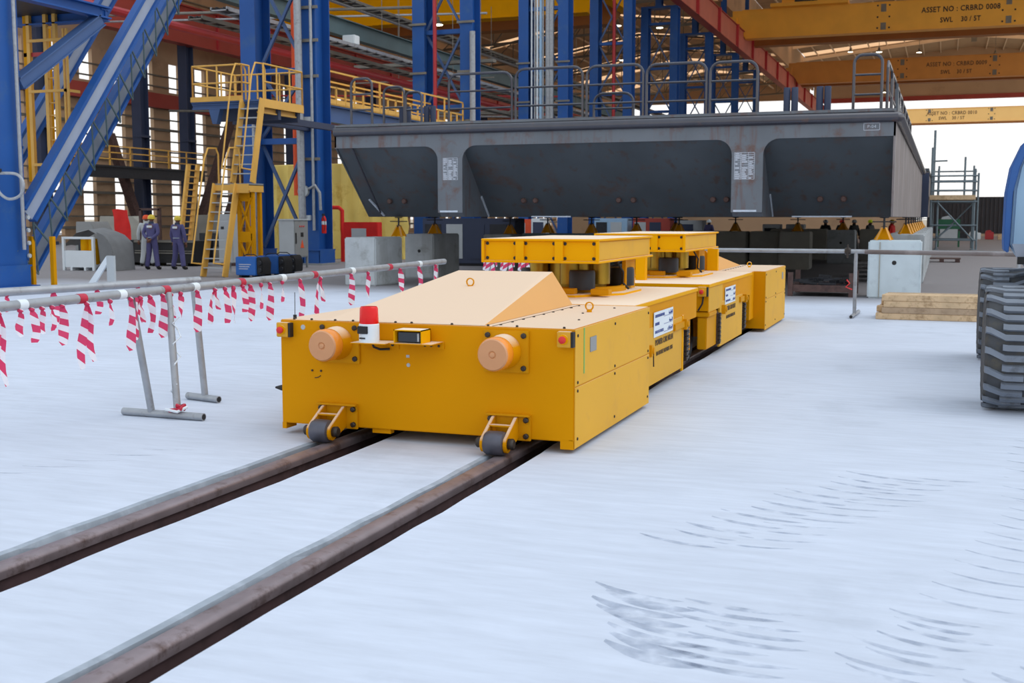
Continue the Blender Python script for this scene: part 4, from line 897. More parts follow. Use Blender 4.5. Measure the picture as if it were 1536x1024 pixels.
tag(MB().box(-22.3,-22.0,62,212,23.6,27.4).build('wall_left.001','wall',org=(0,0,0)),kind='structure')
for i,y in enumerate((56.8,66.2,71.4,85.8,100.2,114.6,129,143.4)):
    t=thing('wall_column',(-51,y,0),['dark navy column at the left bay wall glimpsed behind the sloping braces','dark navy column standing behind the two workers, left of the pair','dark navy column behind the workers, right of the pair'][i] if i<3 else 'dark navy column along the far wall of the left bay, beyond the yellow stair','steel column',None if i<3 else 'far navy wall columns')
    MB().ibeam((-51,y,0),(-51,y,13.8),.9,.7,(1,0,0),.06,.05).build('column_leg','navy',t); MB().box(-51.5,-50.5,y-.6,y+.6,0,.2).build('base_plate','navy',t)
    if i<5: MB().box(-51.2,-50.6,y-.5,y+.5,7,7.15).build('stiffener','navy',t)
for i,(y0,z0,y1,z1) in enumerate(((72.2,.6,79.5,13.4),(75.4,.4,83.5,13.4),(63,7,66,.5),(86.5,.6,92,13))):
    o=MB().bar((-51,y0,z0),(-51,y1,z1),.5,.5).build('diagonal_brace','rust'); tag(o,['dark brown sloping brace left of the yellow stair','second dark brown sloping brace passing behind the yellow stair','short dark brace left of the far navy columns','dark sloping brace far beyond the yellow platform'][i],'brace')
t=thing('mezzanine_walkway',(-50,65,4.5),'dark walkway beam with yellowish railing behind the workers','walkway')
MB().ibeam((-49.5,57,4.5),(-49.5,71.2,4.5),.7,.4).build('beam','dark',t); MB().box(-51,-49.3,57,71.2,4.85,4.92).build('deck','dark',t)
for i in range(8): MB().box(-49.5,-49.42,57+i*2,57.08+i*2,4.9,6.1).build('rail_post','ystair',t)
for z in (5.3,5.7,6.1): MB().box(-49.5,-49.42,57,71.2,z,z+.07).build('hand_rail','ystair',t)
o=MB(); 
for s_ in (0,.9): o.bar((-40,55.0+s_,.0),(-40,56+s_,4.6),.12,.3)
for i in range(12): o.box(-40.1,-39.9,55.0+i*.085,56+i*.085,.3+i*.36,.36+i*.36)
tag(o.build('steep_ladder','ystair'),'yellow steep ladder in the left bay behind the workers','ladder')
# service runs high along the columns
def run(name,x,z,w_,h_,m,label,y0=36.5,y1=98,rungs=True):
    t=thing(name,(x,(y0+y1)/2,z),label,'cable tray' if 'tray' in name else 'pipe run')
    if rungs:
        MB().box(x-w_/2,x-w_/2+.04,y0,y1,z,z+h_).build('tray_rail',m,t); MB().box(x+w_/2-.04,x+w_/2,y0,y1,z,z+h_).build('tray_rail',m,t)
        q=MB()
        for i in range(int((y1-y0)/.9)): q.box(x-w_/2,x+w_/2,y0+i*.9,y0+i*.9+.1,z,z+.04)
        q.build('tray_rungs',m,t)  # ladder rungs across the tray, merged into one mesh
        q=MB(); rr=random.Random(len(label))
        for j in range(4): xx=x-w_/2+.1+j*w_*.22; q.path([(xx+rr.uniform(-.03,.03),y0+i*4,z+.07+rr.uniform(0,.05)) for i in range(int((y1-y0)/4)+1)],.03,5)
        q.build('cables','dark',t)
    else: MB().tube((x,y0,z),(x,y1,z),w_/2,10).build('pipe',m,t,smooth=True)
run('cable_tray',-24.6,9.0,.7,.14,'galv','topmost wide cable tray crossing behind the blue column legs')
run('cable_tray',-25.6,8.75,.6,.14,'tray','lower cable tray beside the red pipe behind the columns')
run('cable_tray',-26.6,10.6,.6,.14,'galv','high cable tray under the yellow left bay crane')
run('cable_tray',-28,12.2,.7,.14,'tray','highest dark cable tray in the left bay',50,150)
run('cable_tray',-24.2,7.6,.5,.12,'tray','lowest cable tray running past the yellow railed walkway',50,150)
run('service_pipe',-26,8.45,.3,.1,'redp','long red pipe running away behind the blue columns',26,70,False)
run('service_pipe',-29.5,12.6,.22,.1,'galv','grey pipe high in the left bay beside the trays',40,150,False)
o=MB().ibeam((-25.2,36,9.95),(-25.2,96,9.95),.75,.4,(1,0,0)).build('service_beam','teal'); tag(o,'grey-green steel beam running behind the columns under the yellow crane','beam')
for i,(x,y,z,l) in enumerate(((-24.6,46.5,9.15,'small white floodlight box on the tray, nearer one'),(-24.6,54,9.15,'small white floodlight box on the tray, further one'))):
    o=MB().box(x-.3,x+.3,y-.25,y+.25,z,z+.4).build('floodlight','white',bevel=.03); tag(o,l,'floodlight')
for j,(y,x0,x1,zz) in enumerate(((57,-30,-22,9.6),(71,-30,-22,8.3),(86,-34,-22,8.8),(72,-22,-19.8,5.9))):
    o=MB().box(x0,x1,y,y+.5,zz,zz+.16).box(x0,x1,y+.1,y+.2,zz-.8,zz-.74).build('cross_tray','tray'); tag(o,['cable tray crossing between the bays, nearest','cable tray crossing between the bays, second','cable tray crossing between the bays, furthest','short tray crossing in front of the riser bundle'][j],'cable tray')
hr=random.Random(14)
for i in range(16):
    x=-24.2-hr.random()*6; y=40+i*3.1; z=9+hr.random()*1.5
    o=MB().tube((x,y,z),(x,y,z+5),.018,5).build('hanger_rod','tray'); tag(o,'thin grey rod hanging a cable tray in the left bay','rod','tray hanger rods in the left bay')
for i,(y,z,r_,m_) in enumerate(((52,11.6,.07,'tray'),(60,12.6,.06,'galv'),(68,7.9,.08,'tray'),(75,9.6,.06,'redp'),(90,9.4,.1,'galv'),(100,12.2,.1,'tray'))):
    o=MB().tube((-50,y,z+1),(-23.5,y,z),r_,6).build('cross_pipe',m_); tag(o,'slim pipe crossing the left bay behind the blue columns','pipe','slim cross pipes in the left bay')
# railed walkway beyond column
t=thing('railed_walkway',(-21.3,43,5.1),'yellow-railed walkway on a blue beam behind the left end of the hull','walkway')
MB().ibeam((-20.9,37.2,5.35),(-20.9,49.8,5.35),.6,.35).build('beam','blue2',t); MB().box(-22.4,-20.7,37.2,49.8,5.66,5.72).build('deck','ystair',t); MB().box(-20.72,-20.68,37.2,49.8,5.7,5.86).build('toe_board','ystair',t)
for i in range(19): MB().box(-20.73,-20.67,37.2+i*.7,37.26+i*.7,5.72,6.8 if i%3==0 else 6.3).build('rail_post','ystair',t)
for x in (-20.7,-22.3):
    for z in (6.25,6.8): MB().box(x-.03,x+.03,37.2,49.8,z,z+.06).build('hand_rail','ystair',t)
# ------------------------------------------------------------------ yellow stair and platform
t=thing('access_stair',(-18.9,28.5,0),'tall yellow two-flight ladder stair with landing left of the grey cabinet','stair')
def flight(x0,x1,y0,z0,y1,z1,nr,m='ystair'):
    for x in (x0,x1): MB().bar((x,y0,z0),(x,y1,z1),.045,.24,(1,0,0)).build('stringer',m,t)
    for i in range(1,nr+1):
        f=i/(nr+1); MB().box(x0,x1,y0+(y1-y0)*f-.09,y0+(y1-y0)*f+.09,z0+(z1-z0)*f-.02,z0+(z1-z0)*f+.01).build('tread','greyl',t)
    for x in (x0-.12,x1-.12):
        MB().path([(x+.12,y0+.05,z0+.35),(x,y0-.35,z0+.4),(x,y1-.35,z1+.65),(x,y1-.15,z1+1.0),(x,y1+.25,z1+1.02),(x,y1+.35,z1+.85),(x,y1+.35,z1)],.026,8).build('hand_rail',m,t,smooth=True)
flight(-19.33,-18.62,27.6,.0,28.3,2.58,9); flight(-18.95,-18.3,28.6,2.62,29.2,5.0,8)
MB().box(-19.4,-18.2,28.25,29.0,2.54,2.6).build('landing_deck','grey',t); MB().box(-19.4,-18.2,28.24,28.3,2.4,2.56).box(-18.24,-18.2,28.3,29.0,2.36,2.56).box(-18.8,-18.2,28.22,28.24,2.33,2.58).each('landing_beam','ystair',t)
for x,y in ((-18.75,28.6),(-18.28,28.9),(-18.75,29.0),(-18.28,28.55)): MB().box(x-.05,x+.05,y-.05,y+.05,0,2.45).build('support_post','ydeep',t)
for z0,z1 in ((.15,1.0),(1.2,2.2)):
    MB().bar((-18.72,28.52,z0),(-18.3,28.5,z1),.05,.05).build('cross_brace','ydeep',t); MB().bar((-18.3,28.52,z0),(-18.72,28.5,z1),.05,.05).build('cross_brace','ydeep',t)
MB().box(-18.72,-18.3,28.5,28.54,.95,1.25).box(-18.72,-18.3,28.5,28.54,2.1,2.35).each('gusset_plate','ydeep',t)
t=thing('railed_platform',(-19.6,30.3,5),'small yellow-railed platform on blue brackets at the head of the yellow stair','platform')
MB().box(-20.7,-18.35,29.2,31.5,4.94,5.0).build('deck','blue2',t); MB().box(-20.7,-18.95,29.17,29.2,4.98,5.12).box(-18.35,-18.3,29.2,31.5,4.78,5.02).each('toe_board','ystair',t)
MB().ibeam((-20.7,29.3,4.85),(-18.4,29.3,4.85),.16,.12,(0,1,0)).build('beam','blue2',t); MB().ibeam((-18.5,29.3,4.78),(-18.5,31.4,4.78),.3,.12).build('beam','ystair',t)
MB().box(-20.7,-18.4,30.2,30.35,4.5,4.9).box(-20.7,-18.4,31.3,31.45,4.5,4.9).each('beam','navy',t); MB().prism([(-20.15,4.8),(-19.75,4.8),(-19.88,4.35),(-20.02,4.35)],'y',29.25,29.45).build('bracket','blue2',t)
for x in (-20.65,-19.75): MB().box(x-.1,x+.1,31.4,36,4.6,4.8).build('beam','navy',t)
def prail(pts,z0=5.0,z1=6.0):
    for a,b_ in zip(pts,pts[1:]):
        for z in (z0+.5,z1): MB().tube((a[0],a[1],z),(b_[0],b_[1],z),.026,8).build('hand_rail','ystair',t)
        L_=math.hypot(b_[0]-a[0],b_[1]-a[1]); n=max(1,round(L_/.75))
        for i in range(n+1): MB().tube((a[0]+(b_[0]-a[0])*i/n,a[1]+(b_[1]-a[1])*i/n,z0),(a[0]+(b_[0]-a[0])*i/n,a[1]+(b_[1]-a[1])*i/n,z1),.026,8).build('rail_post','ystair',t)
prail([(-20.65,31.4),(-20.65,29.22),(-18.98,29.22),(-18.98,29.6)]); prail([(-18.32,29.3),(-18.32,31.45),(-20.65,31.45)])
# yellow caged ladder behind nearest column
t=thing('caged_ladder',(-22,25,0),'yellow caged ladder tower behind the sloping blue braces at far left','ladder')
for x in (-22.7,-22.15,-21.85): MB().box(x-.05,x+.05,24.95,25.05,2.6,6.9).build('post','ystair',t)
MB().box(-22.42,-22.28,25.2,25.34,2.6,6.9).build('post','ydeep',t); MB().box(-22.9,-22.75,25.0,25.15,2.6,6.9).build('post','ydeep',t)
for i in range(13): MB().box(-22.15,-21.85,24.98,25.02,2.7+i*.32,2.73+i*.32).build('rung','ystair',t)
for z in (3.0,4.9,6.2): MB().box(-22.7,-21.45,24.9,24.95,z,z+.07).box(-21.5,-21.45,24.9,25.4,z,z+.07).each('cage_band','ystair',t)
for x in (-21.55,-21.45): MB().box(x,x+.05,24.9,24.95,3.0,6.5).build('cage_bar','ystair',t)
MB().box(-22.9,-21.9,25,25.04,5.85,5.95).build('red_band','redp',t)
for i,x in enumerate((-20.52,-19.9)):
    t=thing('yellow_bollard_post',(x,22.4,0),['yellow post beside the nearest column foot, left one','yellow post beside the nearest column foot, right one'][i],'post')
    MB().box(x-.05,x+.05,22.35,22.45,.02,1.2).build('post_shaft','ydeep',t); MB().box(x-.12,x+.12,22.3,22.5,0,.03).build('foot_plate','dark',t)
# white welded stand
t=thing('steel_bracket_stand',(-18.4,22.5,0),'white triangular steel bracket stand on the floor behind the pipe barrier','bracket')
MB().box(-18.35,-18.14,22.4,22.46,0,.76).build('upright','greyl',t); MB().box(-18.35,-18.14,22.4,22.62,0,.02).build('foot_plate','greyl',t)
MB().prism([(-19.0,0),(-18.8,0),(-18.33,.6),(-18.33,.76),(-18.38,.74)],'y',22.42,22.47).build('diagonal_leg','white',t)
# crate with tarp
t=thing('stillage_crate',(-25.3,29.9,0),'white steel crate with yellow drums inside under a grey sheet','crate')
MB().box(-25.9,-24.72,29.6,29.63,.18,.62).build('front_panel','white',t,bevel=.005)
for x in (-25.88,-24.74): 
    for y in (29.62,30.5): MB().box(x-.04,x+.04,y-.04,y+.04,0,1.05).build('corner_post','white',t)
MB().box(-25.9,-24.72,29.6,29.66,.98,1.05).box(-25.9,-24.72,29.6,30.5,.1,.18).box(-25.62,-25.55,29.58,30.5,0,.1).box(-25.1,-25.03,29.58,30.5,0,.1).each('frame_rail','white',t)
for i,x in enumerate((-25.3,-25.0)): 
    o=MB().lathe([(.15,0),(.16,.02),(.16,.75),(.13,.8)],(x,29.95,.19),(0,0,1),16).build('drum','ytab',smooth=True); tag(o,['yellow drum in the white crate, left one','yellow drum in the white crate, right one'][i],'drum')
q=MB(); rr=random.Random(4)
pr_=[(-26.0,.78),(-25.75,1.0),(-25.4,1.22),(-25.0,1.3),(-24.7,1.22),(-24.35,1.12),(-24.1,.85),(-24.02,.4),(-23.98,.02)]
ny=6
for j in range(ny):
    for i,(x,z) in enumerate(pr_): q.v.append(V((x+rr.uniform(-.03,.03),29.66+j*.2+(.0 if j else (.05*(i%2))),max(.01,z+rr.uniform(-.03,.03)-(.0 if j else .05)))))
for j in range(ny-1):
    for i in range(len(pr_)-1): a=j*len(pr_)+i; q.f.append((a,a+1,a+1+len(pr_),a+len(pr_)))
b_=len(q.v); q.v+=[V((-24.62,29.64,1.2)),V((-24.35,29.62,1.1)),V((-24.08,29.63,.8)),V((-23.98,29.63,.02)),V((-24.45,29.6,.02))]; q.f.append(tuple(range(b_,b_+5)))
tag(q.build('ground_sheet','tarpg',smooth=True),'crumpled grey sheet draped over the white crate','tarpaulin')
# skips and red cloth
for i,(x0,x1,y) in enumerate(((-28.6,-26.2,33.6),(-26.1,-23.7,33.4))):
    t=thing('steel_skip',((x0+x1)/2,y,0),['black steel trough behind the white crate','black steel trough behind the two workers'][i],'skip')
    MB().prism([(y,.1),(y-.05,.86),(y+1.1,.86),(y+1.05,.1)],'x',x0,x1).build('trough','black',t,bevel=.01); MB().box(x0,x1,y-.1,y-.05,.8,.87).box(x0,x1,y-.07,y-.04,.42,.46).box(x0,x1,y-.06,y-.03,.5,.53).each('rim','dark' if i==0 else 'tray',t)
    MB().box(x0+.3,x0+.5,y,y+1,0,.1).box(x1-.5,x1-.3,y,y+1,0,.1).each('skid','black',t)
q=MB(); 
for j in range(8):
    for i in range(6): q.v.append(V((-26.98+.14*i+.02*j-.01*i,33.32+.03*math.sin(i*2+j),1.92-.145*j+.02*math.sin(i))))
for j in range(7):
    for i in range(5): a=j*6+i; q.f.append((a,a+1,a+7,a+6))
tag(q.build('red_sheet','redc',smooth=True),'bright red sheet hanging over the black trough','sheet')
t=thing('pallet_rack',(-27,34.6,0),'rusty frame standing behind the red sheet','frame'); MB().box(-27.1,-27.0,34.9,35,0,1.95).box(-26.3,-26.2,34.9,35,0,1.95).box(-27.1,-26.2,34.9,35,1.9,1.98).each('frame_bar','rust',t)
for i,(x,y,w_,h_,m_,l) in enumerate(((-30.5,38,2.2,1.7,'concd','dark machine block behind the red sheet'),(-26.6,38.5,1.6,1.75,'tray','grey machine housing between the two workers'),(-29.2,34.5,.9,1.5,'grey','grey sloped cabinet left of the white crate'),(-23.0,34.2,.5,1.3,'rust','brown drum-like housing right of the workers'))):
    t=thing('machine_housing',(x,y,0),l,'machine'); MB().prism([(x-w_/2,0),(x+w_/2,0),(x+w_/2,h_*.8),(x+w_*.3,h_),(x-w_*.4,h_)],'y',y,y+1).build('housing',m_,t,bevel=.02); MB().box(x-w_*.3,x+w_*.25,y-.02,y,h_*.3,h_*.6).build('access_panel','dark',t)
# grey electrical cabinet
t=thing('electrical_cabinet',(-19.9,33.9,0),'grey electrical cabinet with warning labels between stair and blue column','electrical cabinet')
MB().box(-20.3,-19.74,33.2,34.1,.35,1.55).build('cabinet_body','greyl',t,bevel=.01); MB().box(-20.33,-19.7,33.17,34.13,1.55,1.6).build('roof_plate','greyl',t,bevel=.01)
MB().box(-19.74,-19.72,33.23,34.07,.38,1.53).build('door','grey',t,bevel=.004); MB().box(-19.72,-19.7,33.26,33.31,.8,1.15).build('handle','black',t)
for i,y in enumerate((33.55,33.67,33.79)): MB().lathe([(.025,0),(.025,.02)],(-19.72,y,1.36+.0*i),(1,0,0),8).build('indicator','redb',t)
MB().prism([(33.57,.66),(33.79,.66),(33.68,.92)],'x',-19.72,-19.71).build('warning_sign','orange',t); MB().box(-19.72,-19.71,33.6,33.76,1.02,1.16).build('black_mark','ink',t)
for x in (-20.27,-19.77):
    for y in (33.24,34.06): MB().box(x-.03,x+.03,y-.03,y+.03,0,.35).build('leg','grey',t)
MB().box(-20.3,-20.0,33.2,34.1,.0,.35).build('plinth','grey',t)
# white cabinet behind stair
t=thing('slim_cabinet',(-20.2,29.9,0),'pale slim cabinet seen through the lower stair flight','cabinet'); MB().box(-20.3,-19.8,29.8,30.3,.3,1.75).build('cabinet_body','greyl',t,bevel=.02); MB().box(-20.1,-20,29.9,30.0,0,.3).build('leg','greyl',t); MB().box(-20.2,-20.1,29.79,29.8,1.3,1.38).build('handle','dark',t)
# welding sets
for i,x in enumerate((-18.34,-18.26,-18.5)):
    y=27.7+i*1.0; w_=.8 if i==0 else .8
    t=thing('welding_machine',(x+.3,y+.3,0),['blue welding machine with white lettering, left and nearest of three','blue welding machine in the middle of the three','blue welding machine nearest the grey cabinet'][i],'welding machine','blue welding machines in front of the cabinet')
    MB().box(x,x+.66,y,y+.5,.06,.57).build('machine_body','weld' if i==0 else 'mblue',t,bevel=.02); MB().prism([(x+.66,.08),(x+.84,.08),(x+.86,.4),(x+.78,.56),(x+.66,.56)],'y',y+.02,y+.48).build('front_panel','black',t,bevel=.02)
    for j in range(2): MB().lathe([(.06,-.02),(.07,0),(.06,.02)],(x+.77,y,.2+.2*j),(0,-1,0),12).build('cable_coil','dark',t)
    MB().path([(x+.1,y+.25,.57),(x+.2,y+.25,.63),(x+.45,y+.25,.63),(x+.55,y+.25,.57)],.014,6).build('handle','black',t); MB().box(x+.08,x+.16,y+.05,y+.45,0,.06).box(x+.5,x+.58,y+.05,y+.45,0,.06).each('foot','black',t)
    if i==0:
        for z in (.36,.3,.24): MB().box(x+.12,x+.5-(.36-z)*.8,y-.004,y,z-.012,z+.012).build('white_print','stencil',t)
# yellow tarpaulin tent
q=MB(); nx=40; nz=12
for j in range(nz+1):
    for i in range(nx+1):
        f=i/nx; x=-26.6+f*6.9; h_=3.75 if f<.62 else 3.75-(f-.62)*2.2
        if f>.8: h_-= (f-.8)*6
        z=h_*j/nz; q.v.append(V((x+.03*math.sin(j*1.3+i),41.6+.10*math.sin(i*1.9)*(1-j/nz*.5)+.25*math.sin(f*7),max(.01,z))))
for j in range(nz):
    for i in range(nx): a=j*(nx+1)+i; q.f.append((a,a+1,a+nx+2,a+nx+1))
for i in range(nx+1): f=i/nx; vv=q.v[nz*(nx+1)+i]; q.v.append(V((vv.x,47,vv.z+.3)))
b_=(nz+1)*(nx+1)
for i in range(nx): q.f.append((nz*(nx+1)+i,nz*(nx+1)+i+1,b_+i+1,b_+i))
tag(q.build('tarpaulin_screen','tarp',smooth=True),'large yellow tarpaulin tent hanging behind the blue column and hull end','tarpaulin')
t=thing('hydrant_pipe',(-21.3,39,0),'red hydrant pipe bending down beside the yellow tarpaulin','pipe'); MB().path([(-22.6,39,2.02),(-21.25,39,2.02),(-21.1,39,1.9),(-21.1,39,0)],.075,10).build('pipe','redc',t,smooth=True)
t=thing('hose_cabinet',(-20.6,38.6,0),'red fire hose cabinet with a window behind the left concrete block','hose cabinet'); MB().box(-20.75,-19.35,38.4,38.8,.5,1.48).build('cabinet_body','redc',t,bevel=.02); MB().box(-20.4,-19.8,38.38,38.4,.8,1.25).build('window_pane','greyl',t); MB().box(-20.6,-20.5,38.5,38.7,0,.5).box(-19.6,-19.5,38.5,38.7,0,.5).each('leg','redc',t)
MB_=MB().path([(-20.9,39.5,.05),(-21.2,39.4,.5),(-21.35,39.4,1.2),(-21.4,39.5,1.9)],.07,8).path([(-20.8,39.6,.05),(-21.0,39.5,.5),(-21.2,39.5,1.0)],.07,8); tag(MB_.build('hanging_rope','ydeep'),'bundle of thick yellow ropes hanging by the tarpaulin edge','rope')
# shelves and clutter behind hull gap
for i,(x,y,w_,h_,m_,l) in enumerate(((-15.2,37,3.4,1.62,'navy','dark blue workshop shelf unit right of the two left blocks'),(-22.0,61,.7,1.55,'orange','orange bin glimpsed under the hull'),(-20.6,60,.7,1.6,'white','white cabinet glimpsed under the hull'),(-16.5,60,1.8,1.6,'lblue','pale blue frame unit glimpsed under the hull'),(-14.3,60,2.0,1.6,'red','dark red sheeted stack glimpsed under the hull'),(-12.2,60,1.2,1.5,'greyl','grey cabinet glimpsed under the hull'),(-8.4,62,.9,1.3,'white','low white box under the hull near the middle'),(-7.2,62,.9,1.3,'greyl','low grey box under the hull near the middle'))):
    t=thing('storage_unit',(x,y,0),l,'storage unit'); MB().box(x-w_/2,x+w_/2,y,y+1,.08,h_).build('unit_body',m_,t,bevel=.02)
    for j in range(max(1,int(w_/.8))): MB().box(x-w_/2+.1+j*.8,x-w_/2+.7+j*.8,y-.02,y,.25,h_-.2).build('door',['dark','greyl','navy'][(i+j)%3],t)
    MB().box(x-w_/2+.05,x+w_/2-.05,y+.1,y+.9,0,.08).build('plinth','dark',t)
o=MB().box(-30,-2,96,96.3,0,2.4); tag(o.build('site_hoarding','wall'),'beige hoarding closing the view far under the hull','hoarding')
# ------------------------------------------------------------------ right background
tag(MB().box(-1.6,16,130,130.3,0,3.75).build('sheet_fence','fence'),'tall dark corrugated sheet fence beyond the scaffold','fence')
fo=bpy.data.objects['sheet_fence']; q=MB()
for i in range(44): q.box(-1.5+i*.4,-1.35+i*.4,129.9,130,0,3.75)
q.build('corrugation','fence',fo)
t=thing('scaffold_tower',(.6,66,0),'grey scaffold tower with timber deck right of the hull side','scaffold')
XS=(-.3,1.45); YS=(64,67.5)
for x in XS:
    for y in YS: MB().tube((x,y,0),(x,y,4.1 if y==64 else 4.4),.05,8).build('standard','scaf',t); 
MB().tube((-.62,64,0),(-.62,64,5.2),.06,8).tube((-.55,66,0),(-.55,66,6.2),.06,8).tube((.95,64,2.6),(.95,64,4.7),.05,8).tube((1.62,64.5,0),(1.62,64.5,3.9),.05,8).each('standard','scaf',t)
for z in (.5,1.25,2.45,3.0,3.45,3.75): MB().tube((-.64,63.95,z),(1.6,63.95,z),.04,8).build('ledger','scaf',t)
for z in (.5,2.45,3.1,3.6,4.1): MB().tube((-.5,67.5,z),(1.6,67.5,z),.04,8).build('ledger','scaf',t)
MB().tube((-.64,64,4.5),(.1,64,4.52),.04,8).tube((-.3,63.9,2.4),(1.45,63.9,.5),.04,8).tube((-.3,67.5,.5),(1.45,67.5,2.4),.04,8).tube((-.3,63.9,.6),(.5,63.9,1.3),.04,8).each('diagonal','scaf',t)
MB().box(-.7,1.5,63.9,67.6,2.55,2.78).build('timber_deck','wood',t)
for x in XS: MB().lathe([(.14,0),(.14,.03),(.05,.06)],(x,64,0),(0,0,1),10).build('base_jack','scaf',t)
tag(MB().box(-.35,.9,70,70.1,1.0,1.55).box(-.3,-.2,70,70.1,0,.9).box(.8,.9,70,70.1,0,.9).build('green_netting','green'),'green netting panel seen through the scaffold legs','netting')
t=thing('wooden_pallet',(0,46.2,0),'pair of reddish pallets lying flat on the yard before the scaffold','pallet')
for x in (-.6,0,.55): MB().box(x-.08,x+.08,45.9,46.9,0,.12).build('bearer','rust',t)
for i in range(5): MB().box(-.72,.66,45.9+i*.22,46.05+i*.22,.12,.15).build('slat','rust',t)
rr=random.Random(9)
for i,(x,y,w_,h_,m_,l) in enumerate(((2.3,95,.8,.5,'white','small white box in the rubble before the fence'),(3.3,95,.6,.55,'redp','small red box in the rubble before the fence'),(4.3,94,.9,.35,'wood','pale plank pile in the rubble before the fence'),(1.4,97,.8,.4,'dark','dark heap in the rubble before the fence'),(.4,90,1.2,1.4,'greyl','grey container behind the scaffold legs'))):
    o=MB().box(x-w_/2,x+w_/2,y,y+.8,.0,h_).prism([(x-w_/2,h_),(x+w_*.3,h_),(x+w_*.1,h_*1.3),(x-w_*.4,h_*1.2)],'y',y+.1,y+.6).build('site_box',m_,bevel=.03); tag(o,l,'box')
# ------------------------------------------------------------------ wheeled machine at right
t=thing('wheeled_machine',(.9,12.8,0),'pale blue wheeled machine with huge lugged tyres cut off by the right edge','machine')
q=MB(); pf=[(.80,2.46),(.70,2.2),(.66,1.95),(.645,1.35),(.69,1.27),(.74,1.2),(.9,1.06),(2.3,1.02),(2.6,1.3),(2.6,2.5),(1.2,2.66)]
MB().prism([(x+.06,z) for x,z in pf],'y',14.05,14.6).build('hull_body','lblue',t,bevel=.03)
MB().prism([(.79,2.46),(.68,2.2),(.64,1.92),(.635,1.4),(.645,1.28),(.69,1.26),(.70,1.4),(.71,1.92),(.77,2.2),(.88,2.49)],'y',14.0,14.5).build('edge_flange','mblue',t,bevel=.01)
MB().prism([(.72,1.36),(2.3,1.36),(2.3,1.02),(.9,1.06),(.78,1.2)],'y',13.99,14.05).build('lower_panel','webgrey',t); MB().box(.78,.88,13.9,14.0,1.14,1.22).build('drain_block','black',t)
def tyre(par,x0,yc,R_=.535,W_=.5,nm='wheel'):
    w_=MB().lathe([(R_*.55,0),(R_*.86,-.005),(R_*.93,.02),(R_*.945,.05),(R_*.95,W_-.05),(R_*.93,W_-.02),(R_*.86,W_+.005),(R_*.55,W_)],(x0,yc,R_),(1,0,0),56).build(nm,'tyred',par,smooth=True)
    q=MB(); nl=19
    for i in range(nl):
        for kind in (0,1):
            th0=(i+.5*kind)*2*math.pi/nl
            us=[(.0,.13),(.035,.11),(.15,.0),(.30,-.0)] if kind==0 else [(.13,.03),(.2,-.0),(.36,-.0),(.5,.13)]
            if kind==1: us=[(.13,.01),(.17,-.0),(.35,0),(.465,.11),(.5,.13)]
            hw=.057; b=len(q.v)
            for (u,to) in us:
                ra=R_ if 0<u<W_ else R_*.985
                for dth,rr_ in ((-hw,R_*.94),(-hw*.8,ra),(hw*.8,ra),(hw,R_*.94)):
                    a=th0-to*1.0+dth; q.v.append(V((x0+u,yc-math.sin(a)*rr_,R_+math.cos(a)*rr_)))
            n=len(us)
            for j in range(n-1):
                for c in range(3): a=b+j*4+c; q.f.append((a,a+1,a+5,a+4))
            q.f.append((b,b+1,b+2,b+3)); e=b+(n-1)*4; q.f.append((e+3,e+2,e+1,e))
            if kind==0: # shoulder lug down the side wall
                a=th0-.13; b=len(q.v)
                for (xx,rr_) in ((.0,R_*.985),(-.006,R_*.9)):
                    for dth in (-hw,hw): q.v.append(V((x0+xx,yc-math.sin(a+dth)*rr_,R_+math.cos(a+dth)*rr_)))
                q.f.append((b,b+1,b+3,b+2))
    q.build('tread_lugs','tyre',w_)
    MB().lathe([(.05,.04),(.12,.05),(.14,.08),(R_*.5,.1),(R_*.57,.02)],(x0,yc,R_),(1,0,0),32)  .build('rim','rust',w_,smooth=True)
tyre(t,.37,10.9); tyre(t,.43,14.72)
MB().box(1.0,1.9,10.6,15,.5,.7).box(.9,2.1,10.8,11,.45,.65).box(.9,2.1,14.6,14.8,.45,.65).box(1.3,1.5,14.1,14.5,.6,1.1).box(1.3,2.4,11.4,14.0,1.1,1.6).each('chassis_beam','dark',t)
# ------------------------------------------------------------------ people
def skinmesh(name,nodes,edges,m,par,sub=2,root=0):
    me=bpy.data.meshes.new(name); o0=wloc(par) if par else V((0,0,0))
    me.from_pydata([tuple(V(p)) for p,r_ in nodes],edges,[])
    o=bpy.data.objects.new(name,me); COL.objects.link(o)
    md=o.modifiers.new('s','SKIN'); md.use_smooth_shade=True
    for i,(p,r_) in enumerate(nodes): me.skin_vertices[0].data[i].radius=(r_ if isinstance(r_,tuple) else (r_,r_)); me.skin_vertices[0].data[i].use_root=(i==root)
    sb_=o.modifiers.new('u','SUBSURF'); sb_.levels=sub; sb_.render_levels=sub
    dg=bpy.context.evaluated_depsgraph_get(); m2=bpy.data.meshes.new_from_object(o.evaluated_get(dg)); bpy.data.objects.remove(o); m2.name=name
    for p in m2.polygons: p.use_smooth=True
    m2.materials.clear(); m2.materials.append(M[m]); o=bpy.data.objects.new(name,m2); COL.objects.link(o); o.parent=par
    return o
